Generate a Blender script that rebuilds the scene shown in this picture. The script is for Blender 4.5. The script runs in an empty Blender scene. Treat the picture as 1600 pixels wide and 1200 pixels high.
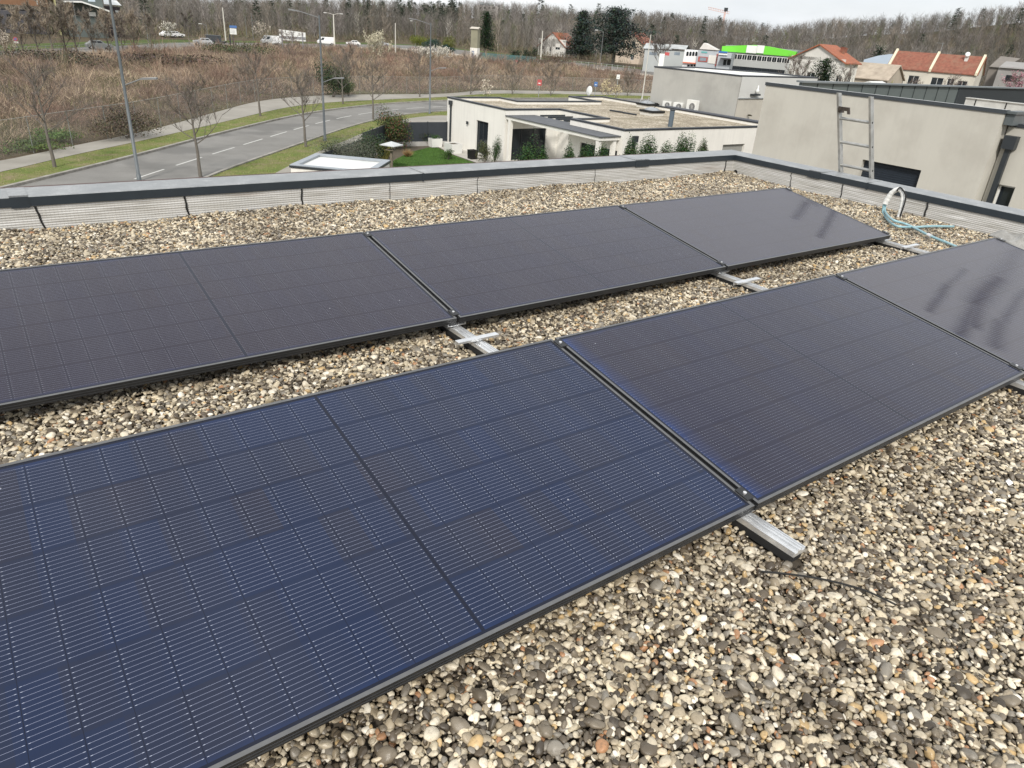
import bpy, math, random
import numpy as np
from mathutils import Vector, Matrix

# ------------------------------------------------------------------ camera
scene = bpy.context.scene
YAW, PITCH, ROLL = 0.914609446, 0.462319732, 0.0736940944
CAM = np.array([-1.87718, -1.06144, 1.37596])
FPX = 1117.45                                   # focal length for a 1600 px wide picture
cy_, sy_, cp_, sp_ = math.cos(YAW), math.sin(YAW), math.cos(PITCH), math.sin(PITCH)
FW = np.array([cy_*cp_, sy_*cp_, -sp_]); RT = np.array([sy_, -cy_, 0.0]); UP = np.cross(RT, FW)
cr_, sr_ = math.cos(ROLL), math.sin(ROLL)
RT, UP = cr_*RT + sr_*UP, -sr_*RT + cr_*UP
cd = bpy.data.cameras.new('camera'); cam = bpy.data.objects.new('camera', cd)
scene.collection.objects.link(cam)
cam.matrix_world = Matrix(((RT[0], UP[0], -FW[0], CAM[0]), (RT[1], UP[1], -FW[1], CAM[1]),
                           (RT[2], UP[2], -FW[2], CAM[2]), (0, 0, 0, 1)))
cd.sensor_width = 36; cd.lens = FPX/1600*36; cd.clip_start = 0.05; cd.clip_end = 6000
scene.camera = cam

# ------------------------------------------------------------------ world, sun, exposure
SUN_EL, SUN_AZ = math.radians(40), math.radians(228)      # direction the light comes from, in the xy plane
world = bpy.data.worlds.new('World'); scene.world = world; world.use_nodes = True
nt = world.node_tree; nt.nodes.clear()
wo = nt.nodes.new('ShaderNodeOutputWorld'); bg = nt.nodes.new('ShaderNodeBackground')
sky = nt.nodes.new('ShaderNodeTexSky'); sky.sky_type = 'NISHITA'; sky.sun_disc = False
sky.sun_elevation = SUN_EL; sky.sun_rotation = math.pi/2 - SUN_AZ
sky.dust_density = 2.5
tc = nt.nodes.new('ShaderNodeTexCoord'); mp = nt.nodes.new('ShaderNodeMapping')
mp.inputs['Scale'].default_value = (1, 1, 3.2)
n1 = nt.nodes.new('ShaderNodeTexNoise'); n1.inputs['Scale'].default_value = 1.9; n1.inputs['Detail'].default_value = 7
n1.inputs['Roughness'].default_value = 0.62
rp = nt.nodes.new('ShaderNodeValToRGB')
rp.color_ramp.elements[0].position = 0.36; rp.color_ramp.elements[0].color = (0.8, 0.8, 0.8, 1)
rp.color_ramp.elements[1].position = 0.56; rp.color_ramp.elements[1].color = (1, 1, 1, 1)
n2 = nt.nodes.new('ShaderNodeTexNoise'); n2.inputs['Scale'].default_value = 3.4; n2.inputs['Detail'].default_value = 5
rc = nt.nodes.new('ShaderNodeValToRGB')
rc.color_ramp.elements[0].position = 0.3; rc.color_ramp.elements[0].color = (6.6, 6.9, 7.2, 1)
rc.color_ramp.elements[1].position = 0.7; rc.color_ramp.elements[1].color = (8.4, 8.5, 8.6, 1)
mx = nt.nodes.new('ShaderNodeMixRGB')
L = nt.links.new
L(tc.outputs['Generated'], mp.inputs[0]); L(mp.outputs[0], n1.inputs[0]); L(mp.outputs[0], n2.inputs[0])
L(n1.outputs[0], rp.inputs[0]); L(rp.outputs[0], mx.inputs[0]); L(n2.outputs[0], rc.inputs[0])
L(sky.outputs[0], mx.inputs[1]); L(rc.outputs[0], mx.inputs[2]); L(mx.outputs[0], bg.inputs[0])
bg.inputs['Strength'].default_value = 0.10
L(bg.outputs[0], wo.inputs[0])
sd = bpy.data.lights.new('sun', 'SUN'); sd.energy = 2.4; sd.angle = math.radians(8); sd.color = (1, .955, .88)
sun = bpy.data.objects.new('sun', sd); scene.collection.objects.link(sun)
sdir = Vector((math.cos(SUN_AZ)*math.cos(SUN_EL), math.sin(SUN_AZ)*math.cos(SUN_EL), math.sin(SUN_EL)))
sun.rotation_euler = sdir.to_track_quat('Z', 'Y').to_euler(); sun.location = (0, 0, 40)
scene.view_settings.view_transform = 'Standard'; scene.view_settings.look = 'None'
scene.view_settings.exposure = 0.45; scene.view_settings.gamma = 1
scene.render.engine = 'CYCLES'

# ------------------------------------------------------------------ measuring helpers
G = -7.1                                         # street level; the roof we stand on is at about -0.1
def ray(px, py): return FW + RT*(px-800)/FPX - UP*(py-600)/FPX
def at(px, py, z=G):
    d = ray(px, py); t = (z-CAM[2])/d[2]; return CAM + t*d
def atd(px, py, D):                              # point on the ray at horizontal distance D
    d = ray(px, py); return CAM + d*D/math.hypot(d[0], d[1])
def hor(px): return 600 + FPX*(FW[2] + RT[2]*(px-800)/FPX)/UP[2]
def pline(pts, z=G): return [tuple(at(a, b, z)[:2]) for a, b in pts]
def inpoly(P, poly):
    x, y = P[:, 0], P[:, 1]; r = np.zeros(len(P), bool); n = len(poly)
    for i in range(n):
        x0, y0 = poly[i][:2]; x1, y1 = poly[(i+1) % n][:2]
        if y0 == y1: continue
        c = ((y0 > y) != (y1 > y)) & (x < (x1-x0)*(y-y0)/(y1-y0)+x0); r ^= c
    return r

# ------------------------------------------------------------------ object helpers
col = scene.collection
def tag(o, label=None, cat=None, group=None, kind=None):
    if label: o['label'] = label
    if cat: o['category'] = cat
    if group: o['group'] = group
    if kind: o['kind'] = kind
    return o
def empty(name, loc=(0, 0, 0), rz=0, label=None, cat=None, group=None, rx=0):
    o = bpy.data.objects.new(name, None); o.empty_display_size = .2; col.objects.link(o)
    o.location = loc; o.rotation_euler = (rx, 0, rz); return tag(o, label, cat, group)
def kids(o): return [c for c in bpy.data.objects if c.parent == o]
def copy_tree(o, parent=None, loc=None, rz=None, sc=None, label=None):
    c = o.copy(); col.objects.link(c); c.parent = parent
    if loc is not None: c.location = loc
    if rz is not None: c.rotation_euler = (c.rotation_euler[0], c.rotation_euler[1], rz)
    if sc is not None: c.scale = (sc, sc, sc)
    if label: c['label'] = label
    for ch in kids(o): copy_tree(ch, c)
    return c
def npmesh(name, V, F, mats, parent=None, colors=None, smooth=False):
    """V (n,3); F (m,k) all faces of the same size"""
    V = np.asarray(V, np.float32); F = np.asarray(F, np.int32); k = F.shape[1]
    me = bpy.data.meshes.new(name)
    me.vertices.add(len(V)); me.vertices.foreach_set('co', V.ravel())
    me.loops.add(F.size); me.loops.foreach_set('vertex_index', F.ravel())
    me.polygons.add(len(F)); me.polygons.foreach_set('loop_start', np.arange(0, F.size, k, dtype=np.int32))
    try: me.polygons.foreach_set('loop_total', np.full(len(F), k, np.int32))
    except Exception: pass
    if smooth: me.polygons.foreach_set('use_smooth', np.ones(len(F), bool))
    me.update(calc_edges=True)
    if colors is not None:
        ca = me.color_attributes.new('tint', 'FLOAT_COLOR', 'POINT')
        ca.data.foreach_set('color', np.concatenate([colors, np.ones((len(colors), 1))], 1).astype(np.float32).ravel())
    me.materials.append(mats)
    o = bpy.data.objects.new(name, me); col.objects.link(o); o.parent = parent
    return o
class MB:
    def __init__(s): s.v = []; s.f = []; s.m = []; s.sm = []; s.mi = 0
    def add(s, vs, fs, smooth=False):
        b = len(s.v); s.v += [tuple(map(float, v)) for v in vs]
        for f in fs: s.f.append([b+i for i in f]); s.m.append(s.mi); s.sm.append(smooth)
        return s
    def box(s, x0, y0, z0, x1, y1, z1, M=None):
        vs = [(x, y, z) for z in (z0, z1) for y in (y0, y1) for x in (x0, x1)]
        if M is not None: vs = [M @ Vector(v) for v in vs]
        return s.add(vs, [(0, 2, 3, 1), (4, 5, 7, 6), (0, 1, 5, 4), (2, 6, 7, 3), (0, 4, 6, 2), (1, 3, 7, 5)])
    def bar(s, a, b, w, h):                      # rectangular bar between two points, w horizontal, h vertical
        a, b = Vector(a), Vector(b); d = (b-a).normalized()
        sx = d.cross(Vector((0, 0, 1)));
        if sx.length < 1e-3: sx = Vector((1, 0, 0))
        sx = sx.normalized()*w/2; up = sx.normalized().cross(d)*h/2
        vs = [p+q for p in (a, b) for q in (-sx-up, sx-up, sx+up, -sx+up)]
        return s.add(vs, [(0, 1, 2, 3), (7, 6, 5, 4), (0, 4, 5, 1), (1, 5, 6, 2), (2, 6, 7, 3), (3, 7, 4, 0)])
    def tube(s, pts, rad, n=8, cap=True):
        pts = [Vector(p) for p in pts]
        if not hasattr(rad, '__len__'): rad = [rad]*len(pts)
        vs = []; ref = None
        for i, p in enumerate(pts):
            d = (pts[min(i+1, len(pts)-1)]-pts[max(i-1, 0)])
            d = d.normalized() if d.length > 1e-9 else Vector((0, 0, 1))
            if ref is None: ref = d.orthogonal().normalized()
            ref = (ref - d*ref.dot(d)).normalized(); q = d.cross(ref)
            for k in range(n):
                a = 2*math.pi*k/n; vs.append(p + (ref*math.cos(a)+q*math.sin(a))*rad[i])
        fs = [(i*n+k, i*n+(k+1) % n, (i+1)*n+(k+1) % n, (i+1)*n+k) for i in range(len(pts)-1) for k in range(n)]
        s.add(vs, fs, True)
        if cap: s.add(vs[:n], [tuple(reversed(range(n)))]); s.add(vs[-n:], [tuple(range(n))])
        return s
    def prism(s, poly, z0, z1, top=True, bottom=True):
        n = len(poly); vs = [(p[0], p[1], z0) for p in poly]+[(p[0], p[1], z1) for p in poly]
        fs = [(i, (i+1) % n, n+(i+1) % n, n+i) for i in range(n)]
        if top: fs.append(tuple(range(n, 2*n)))
        if bottom: fs.append(tuple(reversed(range(n))))
        return s.add(vs, fs)
    def extx(s, prof, x0, x1):                   # profile (y,z) extruded along x
        n = len(prof); vs = [(x0, a, b) for a, b in prof]+[(x1, a, b) for a, b in prof]
        return s.add(vs, [(i, (i+1) % n, n+(i+1) % n, n+i) for i in range(n)]+[tuple(reversed(range(n))), tuple(range(n, 2*n))])
    def exty(s, prof, y0, y1):                   # profile (x,z) extruded along y
        n = len(prof); vs = [(a, y0, b) for a, b in prof]+[(a, y1, b) for a, b in prof]
        return s.add(vs, [(i, n+i, n+(i+1) % n, (i+1) % n) for i in range(n)]+[tuple(range(n)), tuple(reversed(range(n, 2*n)))])
    def lathe(s, prof, c=(0, 0), n=14):          # (r,z) profile about a vertical axis
        vs = [(c[0]+r*math.cos(2*math.pi*k/n), c[1]+r*math.sin(2*math.pi*k/n), z) for r, z in prof for k in range(n)]
        fs = [(i*n+k, i*n+(k+1) % n, (i+1)*n+(k+1) % n, (i+1)*n+k) for i in range(len(prof)-1) for k in range(n)]
        return s.add(vs, fs, True)
    def build(s, name, mats, parent=None, bevel=0):
        me = bpy.data.meshes.new(name); me.from_pydata(s.v, [], s.f)
        for m in (mats if isinstance(mats, (list, tuple)) else [mats]): me.materials.append(m)
        me.polygons.foreach_set('material_index', s.m); me.polygons.foreach_set('use_smooth', s.sm)
        me.update(); o = bpy.data.objects.new(name, me); col.objects.link(o); o.parent = parent
        if bevel:
            b = o.modifiers.new('bevel', 'BEVEL'); b.width = bevel; b.segments = 2; b.limit_method = 'ANGLE'
        return o

# ------------------------------------------------------------------ materials
class NT:
    def __init__(s, name):
        s.m = bpy.data.materials.new(name); s.m.use_nodes = True; s.t = s.m.node_tree; s.p = s.t.nodes['Principled BSDF']
    def n(s, typ, ins=None, **kw):
        nd = s.t.nodes.new('ShaderNode'+typ)
        for k, v in kw.items(): setattr(nd, k, v)
        for k, v in (ins or {}).items():
            if hasattr(v, 'is_linked') or hasattr(v, 'links'): s.t.links.new(v, nd.inputs[k])
            else: nd.inputs[k].default_value = v
        return nd
    def l(s, a, b): s.t.links.new(a, b)
    def math(s, op, a, b=None, c=None, clamp=False):
        ins = {0: a}
        if b is not None: ins[1] = b
        if c is not None: ins[2] = c
        return s.n('Math', ins, operation=op, use_clamp=clamp).outputs[0]
    def coord(s, which='Object'): return s.n('TexCoord').outputs[which]
    def pos(s): return s.n('NewGeometry').outputs['Position']
    def noise(s, vec, scale, detail=4, rough=.55, out=0, dist=0): return s.n('TexNoise', {'Vector': vec, 'Scale': scale, 'Detail': detail, 'Roughness': rough, 'Distortion': dist}).outputs[out]
    def mapv(s, vec, scale=(1, 1, 1), rot=(0, 0, 0)): return s.n('Mapping', {'Vector': vec, 'Scale': scale, 'Rotation': rot}).outputs[0]
    def ramp(s, fac, stops, interp='LINEAR'):
        r = s.n('ValToRGB', {0: fac}); cr = r.color_ramp; cr.interpolation = interp
        while len(cr.elements) < len(stops): cr.elements.new(1)
        for e, (p, c) in zip(cr.elements, stops):
            e.position = p; e.color = (*c, 1) if hasattr(c, '__len__') else (c, c, c, 1)
        return r.outputs[0]
    def mix(s, fac, a, b, blend='MIX'):
        r = s.n('MixRGB', None, blend_type=blend)
        for i, v in enumerate((fac, a, b)):
            if hasattr(v, 'links'): s.l(v, r.inputs[i])
            elif i == 0: r.inputs[0].default_value = v
            else: r.inputs[i].default_value = (*v, 1) if hasattr(v, '__len__') else (v, v, v, 1)
        return r.outputs[0]
    def bump(s, h, strength, dist=.01): s.l(s.n('Bump', {'Height': h, 'Strength': strength, 'Distance': dist}).outputs[0], s.p.inputs['Normal'])
    def set(s, **kw):
        for k, v in kw.items():
            i = s.p.inputs[{'base': 'Base Color', 'rough': 'Roughness', 'metal': 'Metallic', 'ior': 'IOR', 'spec': 'Specular IOR Level', 'coat': 'Coat Weight', 'coatr': 'Coat Roughness', 'sss': 'Subsurface Weight', 'trans': 'Transmission Weight'}[k]]
            if hasattr(v, 'links'): s.l(v, i)
            elif k == 'base': i.default_value = (*v, 1)
            else: i.default_value = v
        return s.m
_mc = {}
def M(name, c, rough=.7, var=.15, scale=2.0, metal=0, bump=0, bscale=40, streak=0, dirt=None, spec=.5):
    """noise-varied surface; streak adds vertical weathering; dirt = (colour, amount, scale)"""
    if name in _mc: return _mc[name]
    t = NT(name); P = t.pos()
    f = t.noise(P, scale, 6, .6)
    c2 = tuple(x*(1-var) for x in c); c3 = tuple(min(1, x*(1+var*.7)) for x in c)
    b = t.ramp(f, [(.3, c2), (.7, c3)])
    if streak:
        g = t.noise(t.mapv(P, (1.6, 1.6, .12)), 3.0, 5, .65)
        b = t.mix(t.math('MULTIPLY', t.ramp(g, [(.45, 0.), (.75, 1.)]), streak), b, tuple(x*.45 for x in c))
    if dirt:
        g = t.noise(P, dirt[2], 5, .6); b = t.mix(t.math('MULTIPLY', t.ramp(g, [(.48, 0.), (.66, 1.)]), dirt[1]), b, dirt[0])
    if bump: t.bump(t.noise(P, bscale, 4), bump)
    t.set(base=b, rough=rough, metal=metal, spec=spec); _mc[name] = t.m; return t.m
def tintmat(name, rough=.85, mult=1.0, trans=0):
    t = NT(name); a = t.n('VertexColor', None, layer_name='tint').outputs[0]
    t.set(base=t.mix(1.0, a, (mult,)*3, 'MULTIPLY'), rough=rough, spec=.2); return t.m
TINT = tintmat('plant_matter')
BARK = M('bark', (.15, .135, .115), .9, .3, 6)
anth = M('anthracite_paint', (.028, .034, .040), .42, .15, 5)
alum = M('mill_aluminium', (.62, .64, .65), .34, .10, 9, metal=.85)
galv = M('galvanised_steel', (.42, .44, .45), .45, .2, 9, metal=.6)
white_r = M('white_render', (.77, .75, .70), .85, .05, .7, bump=.15, bscale=60, streak=.16)
glass_d = M('dark_glass', (.02, .025, .03), .08, .1, 1)
conc = M('concrete', (.40, .39, .37), .85, .15, 3, bump=.2)
polegrey = M('pole_grey', (.11, .125, .135), .5, .12, 3)
# ------------------------------------------------------------------ our roof
TILT = math.radians(9.03); PL, PW, GAP, ROWD = 2.153, 1.134, 0.02, 1.887
XR, YF = 5.95, 4.85                              # inner faces of the right and far upstands
deckm = M('roof_deck_dirt', (.085, .07, .052), .95, .3, 20)
def upstand_mat():
    t = NT('mesh_faced_upstand'); P = t.pos(); s = t.n('SeparateXYZ', {0: P}); a = t.math('ADD', s.outputs[0], s.outputs[1])
    z = s.outputs[2]
    st = t.noise(t.mapv(P, (1.2, 1.2, 24)), 2.2, 5, .6)
    base = t.ramp(st, [(.28, (.30, .28, .255)), (.42, (.50, .49, .46)), (.6, (.60, .59, .57)), (.75, (.86, .86, .85))])
    rust = t.noise(t.mapv(P, (.8, .8, 9)), 1.3, 4); base = t.mix(t.ramp(rust, [(.58, 0.), (.72, .35)]), base, (.33, .25, .20))
    w = t.math('SINE', t.math('MULTIPLY', z, 2*math.pi/.017)); w2 = t.math('SINE', t.math('MULTIPLY', a, 2*math.pi/.024))
    base = t.mix(t.ramp(w, [(.45, 0.), (.95, .30)]), base, (.12, .118, .112)); base = t.mix(t.ramp(w2, [(.7, 0.), (1., .14)]), base, (.09, .088, .085))
    t.bump(w, .5, .002); return t.set(base=base, rough=.5, metal=.15)
def coping_mat():
    t = NT('coping_dusty_top'); P = t.pos()
    f = t.noise(P, 6, 9, .75); g = t.noise(P, 90, 4, .6)
    b = t.ramp(f, [(.3, (.15, .16, .165)), (.5, (.24, .25, .255)), (.62, (.33, .34, .345)), (.78, (.46, .465, .46))])
    b = t.mix(t.ramp(g, [(.52, 0.), (.66, .45)]), b, (.10, .105, .11))
    return t.set(base=b, rough=t.ramp(f, [(.3, .28), (.7, .5)]), spec=.6)
COPT = coping_mat(); UPM = upstand_mat(); copl = M('coping_lip', (.022, .030, .038), .38, .12, 8)
rustm = M('rusty_trim', (.085, .045, .038), .7, .25, 9)
our_wall = M('beige_render', (.50, .47, .41), .9, .06, .8, bump=.15, bscale=60, dirt=((.36, .34, .31), .35, .9))
H = empty('flat_roof_house', (0, 0, 0), 0, 'flat-roofed house in the foreground whose pebble covered roof and dark metal coping fill the view', 'house')
m = MB(); m.box(-9, -9, G, 6.24, 5.13, -.16); m.build('wall', our_wall, H)
m = MB(); m.box(-8.9, -8.9, -.155, XR+.01, YF+.01, -.128); m.build('roof_deck', deckm, H)
m = MB(); m.box(-9, YF, -.16, XR, 5.12, .055); m.build('parapet', UPM, H)
m = MB(); m.box(XR, -9, -.16, 6.23, 5.121, .056); m.build('parapet', UPM, H)
m = MB()                                         # coping: dusty top, dark front lip, two runs with a mitred corner
def cop_run(m, ax):
    prof = [(-.012, .055), (-.012, .118), (0, .122), (.275, .127), (.275, .06), (.27, .06), (.27, .12), (0, .114), (-.006, .114), (-.006, .055)]
    if ax == 0:
        n = len(prof); vs = [(-9, YF+a, b) for a, b in prof]+[(XR+a, YF+a, b) for a, b in prof]
    else:
        n = len(prof); vs = [(XR+a, YF+a, b) for a, b in prof]+[(XR+a, -9, b) for a, b in prof]
    for i in range(n):
        m.mi = 0 if i in (1, 2) else 1
        m.add([vs[i], vs[(i+1) % n], vs[n+(i+1) % n], vs[n+i]], [(0, 3, 2, 1)])
m = MB(); cop_run(m, 0); m.build('coping', [COPT, copl], H)
m = MB(); cop_run(m, 1); m.build('coping', [COPT, copl], H)
m = MB(); m.box(-9, 5.126, .05, 5.35, 5.15, .128); m.build('edge_trim', rustm, H)
for x, w in ((-1.67, .11), (1.46, .018), (4.30, .22)):                 # joint covers on the far run
    m = MB(); m.mi = 0; m.box(x-w/2, YF+.002, .124, x+w/2, 5.122, .1295); m.mi = 1
    m.box(x-w/2, YF-.0155, .048, x+w/2, YF-.0125, .123); m.build('coping_joint', [COPT, copl], H)
for y, w in ((3.70, .16), (3.05, .016), (1.0, .12)):
    m = MB(); m.mi = 0; m.box(XR+.002, y-w/2, .124, 6.222, y+w/2, .1295); m.mi = 1
    m.box(XR-.0155, y-w/2, .048, XR-.0125, y+w/2, .123); m.build('coping_joint', [COPT, copl], H)
blk = M('black_sealant', (.006, .006, .006), .6, .1, 5)
random.seed(4)
def joint(pts, name='upstand_joint'):
    m = MB(); m.tube(pts, [.004+.004*random.random() for _ in pts], 5); return m.build(name, blk, H)
for x, sl in ((-1.585, .035), (-.62, .03), (.305, .0), (1.125, 0), (2.07, 0), (3.6, 0), (5.80, -.0)):
    n = 7; th = 1 if x in (-1.585, -.62, .305, 5.80) else .35
    m = MB(); m.tube([(x+sl*i/n+.006*random.uniform(-1, 1), YF-.003, .05-.2*i/n) for i in range(n+1)], [th*(.006+.004*random.random()) for _ in range(n+1)], 5); m.build('upstand_joint', blk, H)
for y in (4.0, 3.34, 2.385, 1.2, .1):
    n = 7; th = .6 if y > 2.5 else 1
    m = MB(); m.tube([(XR-.003, y-.03*i/n+.008*random.uniform(-1, 1), .05-.2*i/n) for i in range(n+1)], [th*(.005+.006*random.random()) for _ in range(n+1)], 5); m.build('upstand_joint', blk, H)
m = MB(); m.tube([(XR-.004, 4.79, -.085), (XR+.0, 4.79, -.085)], .028, 14); m.build('overflow_outlet', blk, H)

# ------------------------------------------------------------------ pebbles (nobody could count them): one object of points, instanced
rng = np.random.default_rng(7)
def gravel():
    sp = .0110
    xs, ys = np.meshgrid(np.arange(-3.6, XR-.01, sp), np.arange(-2.9, YF-.01, sp))
    P = np.stack([xs.ravel(), ys.ravel()], 1); P += rng.uniform(-.9, .9, P.shape)*sp
    P = P[(P[:, 0] < XR-.008) & (P[:, 1] < YF-.008)]
    # leave out what only the solar panels' undersides could see
    keep = np.ones(len(P), bool)
    for r in (0, 1):
        y0 = r*ROWD; keep &= ~((P[:, 0] < 2*PL+2*GAP-.25) & (P[:, 1] > y0+.42) & (P[:, 1] < y0+1.12-.25))
    # and what lies outside a generous wedge of view
    d = P-CAM[:2]; a = np.degrees(np.arctan2(d[:, 1], d[:, 0]))-math.degrees(YAW); rr = np.hypot(d[:, 0], d[:, 1])
    keep &= ((np.abs(a) < 62) & (rr > .15))
    # the rails press flat bands into the gravel
    for x in (GAP/2, PL+1.5*GAP, 2*PL+2.5*GAP-.02):
        keep &= ~((np.abs(P[:, 0]-x) < .036) & (P[:, 1] > -.2) & (P[:, 1] < 3.2))
    P = P[keep]; n = len(P)
    z = -.108+.012*np.sin(P[:, 0]*2.3+1)*np.sin(P[:, 1]*2.9)+.006*np.sin(P[:, 0]*9)*np.sin(P[:, 1]*7.7+2)+rng.uniform(-.012, .008, n)
    z += np.clip(.12-(YF-P[:, 1]), 0, .12)*.12
    s = np.clip(rng.lognormal(-.12, .36, n), .45, 2.6)*.0080
    me = bpy.data.meshes.new('roof_gravel'); me.vertices.add(n)
    me.vertices.foreach_set('co', np.column_stack([P, z]).astype(np.float32).ravel())
    rot = np.column_stack([rng.normal(0, .38, n), rng.normal(0, .38, n), rng.uniform(0, 6.283, n)])
    for nm, data, typ in (('rot', rot, 'FLOAT_VECTOR'), ('siz', s, 'FLOAT')):
        at_ = me.attributes.new(nm, typ, 'POINT'); at_.data.foreach_set('vector' if typ != 'FLOAT' else 'value', data.astype(np.float32).ravel())
    o = bpy.data.objects.new('roof_gravel', me); col.objects.link(o)
    tag(o, 'rounded river pebbles in grey, cream and ochre covering the flat roof', 'gravel', kind='stuff')
    # material
    t = NT('river_pebbles'); oi = t.n('ObjectInfo'); r = oi.outputs['Random']
    c = t.ramp(r, [(0, (.33, .285, .215)), (.10, (.085, .067, .048)), (.18, (.53, .48, .385)), (.29, (.19, .165, .13)), (.38, (.64, .57, .44)), (.46, (.055, .046, .036)),
                   (.55, (.37, .32, .24)), (.63, (.52, .38, .20)), (.67, (.24, .225, .20)), (.75, (.69, .64, .54)), (.83, (.11, .092, .070)), (.915, (.40, .22, .12)), (.935, (.47, .42, .32)), (.975, (.82, .79, .72))], 'CONSTANT')
    ob = t.coord('Object'); rv = t.n('VectorMath', {0: ob, 1: t.n('CombineXYZ', {0: t.math('MULTIPLY', r, 37.)}).outputs[0]}, operation='ADD').outputs[0]
    c = t.mix(t.ramp(t.noise(rv, 1.6, 5, .65), [(.5, 0.), (.72, .5)]), c, (.10, .085, .065))
    c = t.mix(t.ramp(t.noise(rv, 7, 3, .7), [(.66, 0.), (.76, .35)]), c, (.66, .62, .54))
    big = t.noise(t.pos(), 1.6, 4, .6)                       # damp, dirtier patches of the bed
    c = t.mix(t.ramp(big, [(.44, .0), (.66, .38)]), c, (.075, .055, .035))
    c = t.mix(1., c, (1.04, 1.0, .93), 'MULTIPLY')
    t.set(base=c, rough=t.ramp(big, [(.35, .5), (.6, .28)]), spec=.5)
    t.bump(t.noise(ob, 9, 4), .12, .2)
    pm = t.m
    # node group
    ng = bpy.data.node_groups.new('pebble_bed', 'GeometryNodeTree')
    ng.interface.new_socket('Geometry', in_out='INPUT', socket_type='NodeSocketGeometry')
    ng.interface.new_socket('Geometry', in_out='OUTPUT', socket_type='NodeSocketGeometry')
    N = ng.nodes; K = ng.links.new
    gi = N.new('NodeGroupInput'); go = N.new('NodeGroupOutput')
    jn = N.new('GeometryNodeJoinGeometry')
    rr_ = random.Random(3)
    for k in range(10):
        ic = N.new('GeometryNodeMeshIcoSphere'); ic.inputs['Radius'].default_value = 1; ic.inputs['Subdivisions'].default_value = 3
        nz = N.new('ShaderNodeTexNoise'); nz.noise_dimensions = '4D'; nz.inputs['W'].default_value = k*5.3+1; nz.inputs['Scale'].default_value = .75; nz.inputs['Detail'].default_value = .6
        sb = N.new('ShaderNodeVectorMath'); sb.operation = 'SUBTRACT'; sb.inputs[1].default_value = (.5, .5, .5); K(nz.outputs['Color'], sb.inputs[0])
        sc = N.new('ShaderNodeVectorMath'); sc.operation = 'SCALE'; sc.inputs['Scale'].default_value = .85; K(sb.outputs[0], sc.inputs[0])
        sp_ = N.new('GeometryNodeSetPosition'); K(ic.outputs['Mesh'], sp_.inputs['Geometry']); K(sc.outputs[0], sp_.inputs['Offset'])
        tr = N.new('GeometryNodeTransform'); tr.inputs['Scale'].default_value = (rr_.uniform(1.05, 1.6), rr_.uniform(.78, 1.0), rr_.uniform(.46, .66)); K(sp_.outputs[0], tr.inputs['Geometry'])
        sh = N.new('GeometryNodeSetShadeSmooth'); K(tr.outputs[0], sh.inputs['Geometry'])
        ma = N.new('GeometryNodeSetMaterial'); ma.inputs['Material'].default_value = pm; K(sh.outputs[0], ma.inputs['Geometry'])
        gt = N.new('GeometryNodeGeometryToInstance'); K(ma.outputs[0], gt.inputs[0]); K(gt.outputs[0], jn.inputs[0])
    mp_ = N.new('GeometryNodeMeshToPoints'); K(gi.outputs[0], mp_.inputs['Mesh'])
    ip = N.new('GeometryNodeInstanceOnPoints'); K(mp_.outputs[0], ip.inputs['Points']); K(jn.outputs[0], ip.inputs['Instance'])
    ip.inputs['Pick Instance'].default_value = True
    rv_ = N.new('FunctionNodeRandomValue'); rv_.data_type = 'INT'
    for i_ in rv_.inputs:
        if i_.name == 'Max' and i_.type == 'INT': i_.default_value = 9
        if i_.name == 'Min' and i_.type == 'INT': i_.default_value = 0
    ro = [q for q in rv_.outputs if q.type == 'INT'][0]; K(ro, ip.inputs['Instance Index'])
    for nm, sk, dt in (('rot', 'Rotation', 'FLOAT_VECTOR'), ('siz', 'Scale', 'FLOAT')):
        na = N.new('GeometryNodeInputNamedAttribute'); na.data_type = dt; na.inputs['Name'].default_value = nm; K(na.outputs[0], ip.inputs[sk])
    K(ip.outputs[0], go.inputs[0])
    md = o.modifiers.new('pebbles', 'NODES'); md.node_group = ng
    print('pebbles', n)
gravel()

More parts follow.
